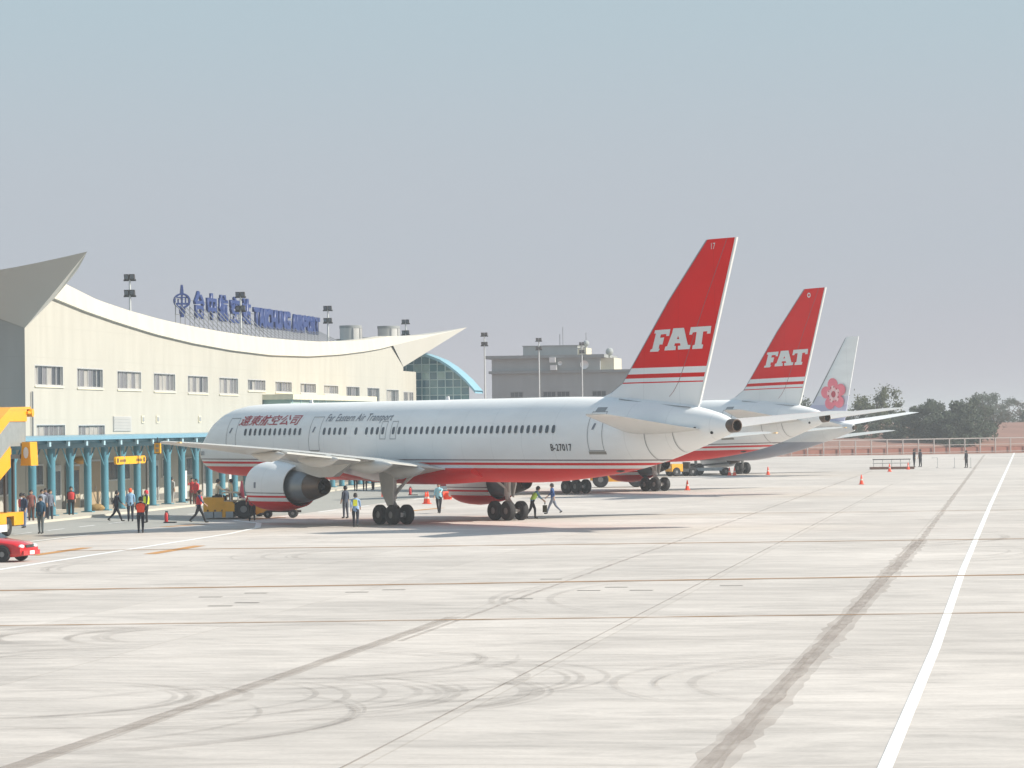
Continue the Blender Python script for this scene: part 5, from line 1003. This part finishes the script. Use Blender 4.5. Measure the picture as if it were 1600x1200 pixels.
for j in range(NY_+1):
    row = []
    for i in range(NX_+1):
        s_ = -60+220*i/NX_; d = 6+170*(j/NY_)**1.5; p_ = FA+FD*s_+Vector((-FD.y, FD.x))*d
        h = (.8+.5*min(1, d/25)+2.7*max(0, min(1, (s_+5)/62))*min(1, d/60)) if j > 0 else -.1
        row.append((p_.x, p_.y, h+rr.uniform(-.2, .2)*(1 if j else 0)))
    rows.append(row)
bank.loft(rows, False, False, False); struct('earth_bank', bank, mat('red_earth_bank', (.24, .125, .095), .95, var=.35, scale=.12, bump=.4, bscale=.8), 60)
def leafmat(name, c): return mat(name, c, .7, var=.35, scale=.35, spec=.2)
LV = [leafmat('leaves_dark', (.042, .056, .036)), leafmat('leaves_olive', (.062, .072, .030)), leafmat('leaves_dull', (.07, .065, .05))]
def tree(x, y, z0, h, w, kind, n, label, seed, sparse=False, group='trees beyond the fence'):
    rr = random.Random(seed); t = thing('tree', label, 'tree', (x, y, z0), 0, group)
    tr = MB(); tips = []; th = h*(.30 if not sparse else .35)
    tr.tube([(0, 0, -.3), (rr.uniform(-.1, .1), 0, th*.5), (rr.uniform(-.2, .2), 0, th)], [.03*h+.05, .024*h+.04, .02*h+.03], 7)
    for k in range(9):
        a = rr.uniform(0, 2*PI); r = rr.uniform(.25, .8)*w/2; e = Vector((r*math.cos(a), r*math.sin(a), rr.uniform(.5, .95)*h)); m_ = Vector((e.x*.45, e.y*.45, th+(e.z-th)*.6)); tr.tube([(0, 0, th*.85), m_, e], [.014*h+.02, .010*h+.015, .01], 5); tips.append(e); tips.append(m_.lerp(e, .6))
    obj('trunk', tr, M['bark'], t, 50)
    cr = MB(); cl_ = []
    for k in range(40 if not sparse else 34):
        if sparse: b = rr.choice(tips); cl_.append((b+Vector((rr.gauss(0, .7), rr.gauss(0, .7), rr.gauss(0, .5))), rr.uniform(.5, 1.1)*h/9))
        else:
            a = rr.uniform(0, 2*PI); q_ = math.sqrt(rr.random()); zz = rr.uniform(.02, .92); prof_ = math.sqrt(max(.05, 1-((zz-.38)/.62)**2)); cl_.append((Vector((math.cos(a)*q_*w/2*prof_, math.sin(a)*q_*w/2*prof_, zz*h)), rr.uniform(.6, 1.25)*h/7))
    for k in range(n):
        c, r = rr.choice(cl_); d = Vector((rr.gauss(0, 1), rr.gauss(0, 1), rr.gauss(0, .8))); d = d.normalized()*r*(rr.random()**.4 if not sparse else abs(rr.gauss(0, .75)))
        p_ = c+d; s = rr.uniform(.14, .34)*(h/8)*(.6 if sparse else 1); u_ = Vector((rr.gauss(0, 1), rr.gauss(0, 1), rr.gauss(0, 1))).normalized(); v_ = u_.orthogonal().normalized()
        cr.add([p_-u_*s, p_+v_*s*.6, p_+u_*s, p_-v_*s*.6], [(0, 1, 2, 3)])
    if n: obj('crown', cr, LV[kind], t, None, (0, 0, 0), 0, False)
    return t
def onray(u_, d):
    a = -HEAD+math.atan((u_-800)/4800); return d*math.sin(a), d*math.cos(a)
TR = [(1368, 478, 1.2, 9.3, 9.5, 1, 4200, True, 'tall sparse olive tree standing behind the blossom fin'), (1345, 474, 1.0, 5.8, 9.5, 0, 5000, False, 'low dense bush at the foot of the sparse olive tree'), (1398, 476, 1.0, 5.4, 9.5, 1, 4500, False, 'olive bush right of the sparse tree'), (1420, 470, 1.0, 5.0, 9, 0, 4500, False, 'low dark bush left of the dense clump'),
      (1444, 466, 1.0, 5.9, 10, 0, 6000, False, 'dark rounded tree at the left of the dense clump'), (1470, 462, 1.0, 6.8, 10, 0, 7000, False, 'dark tree at the centre of the dense clump'), (1496, 460, 1.0, 7.4, 10, 0, 7500, False, 'tallest dark tree of the dense clump beyond the fence'), (1519, 463, 1.0, 6.0, 7.5, 0, 5000, False, 'dark tree sloping down at the right of the clump'),
      (1538, 620, 3.0, 7.2, 9, 0, 2800, False, 'small distant dark tree beyond the clump'), (1554, 462, 1.9, 4.3, 7.0, 2, 1500, True, 'small thin tree on the red earth bank'), (1597, 600, 3.4, 5.4, 11, 0, 2800, False, 'distant low tree at the right picture edge'), (1245, 520, 1, 8.4, 6, 0, 2000, False, 'dark tree peeping out between the two fins'),
      (1575, 640, 3, 5.6, 11, 2, 2400, False, 'distant greyish tree behind the thin tree'), (1640, 560, 3, 6, 10, 0, 2400, False, 'dark tree just outside the right edge'), (1690, 520, 3, 5.5, 9, 1, 2000, False, 'olive tree far outside the right edge'), (1316, 480, 1, 4.4, 9, 0, 3600, False, 'dark bush hidden behind the tailplanes'), (1285, 490, 1, 4.2, 7, 0, 2000, False, 'dark bush behind the second airliner tail')]
for i, (u_, d, z0, h, w, k, n_, sp, lab) in enumerate(TR): x, y = onray(u_, d); tree(x, y, z0, h, w, k, n_, lab, 100+i, sp)

# ------------------------------------------------------------------ haze
HAZE = 0.00048
if HAZE:
    hm_ = bpy.data.materials.new('haze_air'); hm_.use_nodes = True; n_ = hm_.node_tree; n_.nodes.clear(); o_ = n_.nodes.new('ShaderNodeOutputMaterial'); pv2 = n_.nodes.new('ShaderNodeVolumePrincipled')
    pv2.inputs['Color'].default_value = (.94, .97, 1, 1); pv2.inputs['Density'].default_value = HAZE; pv2.inputs['Anisotropy'].default_value = .2; n_.links.new(pv2.outputs[0], o_.inputs['Volume'])
    q = MB(); q.box((-2600, -1000, -1.1), (2600, 3100, 19)); hz = obj('haze', q, hm_); hz['kind'] = 'stuff'
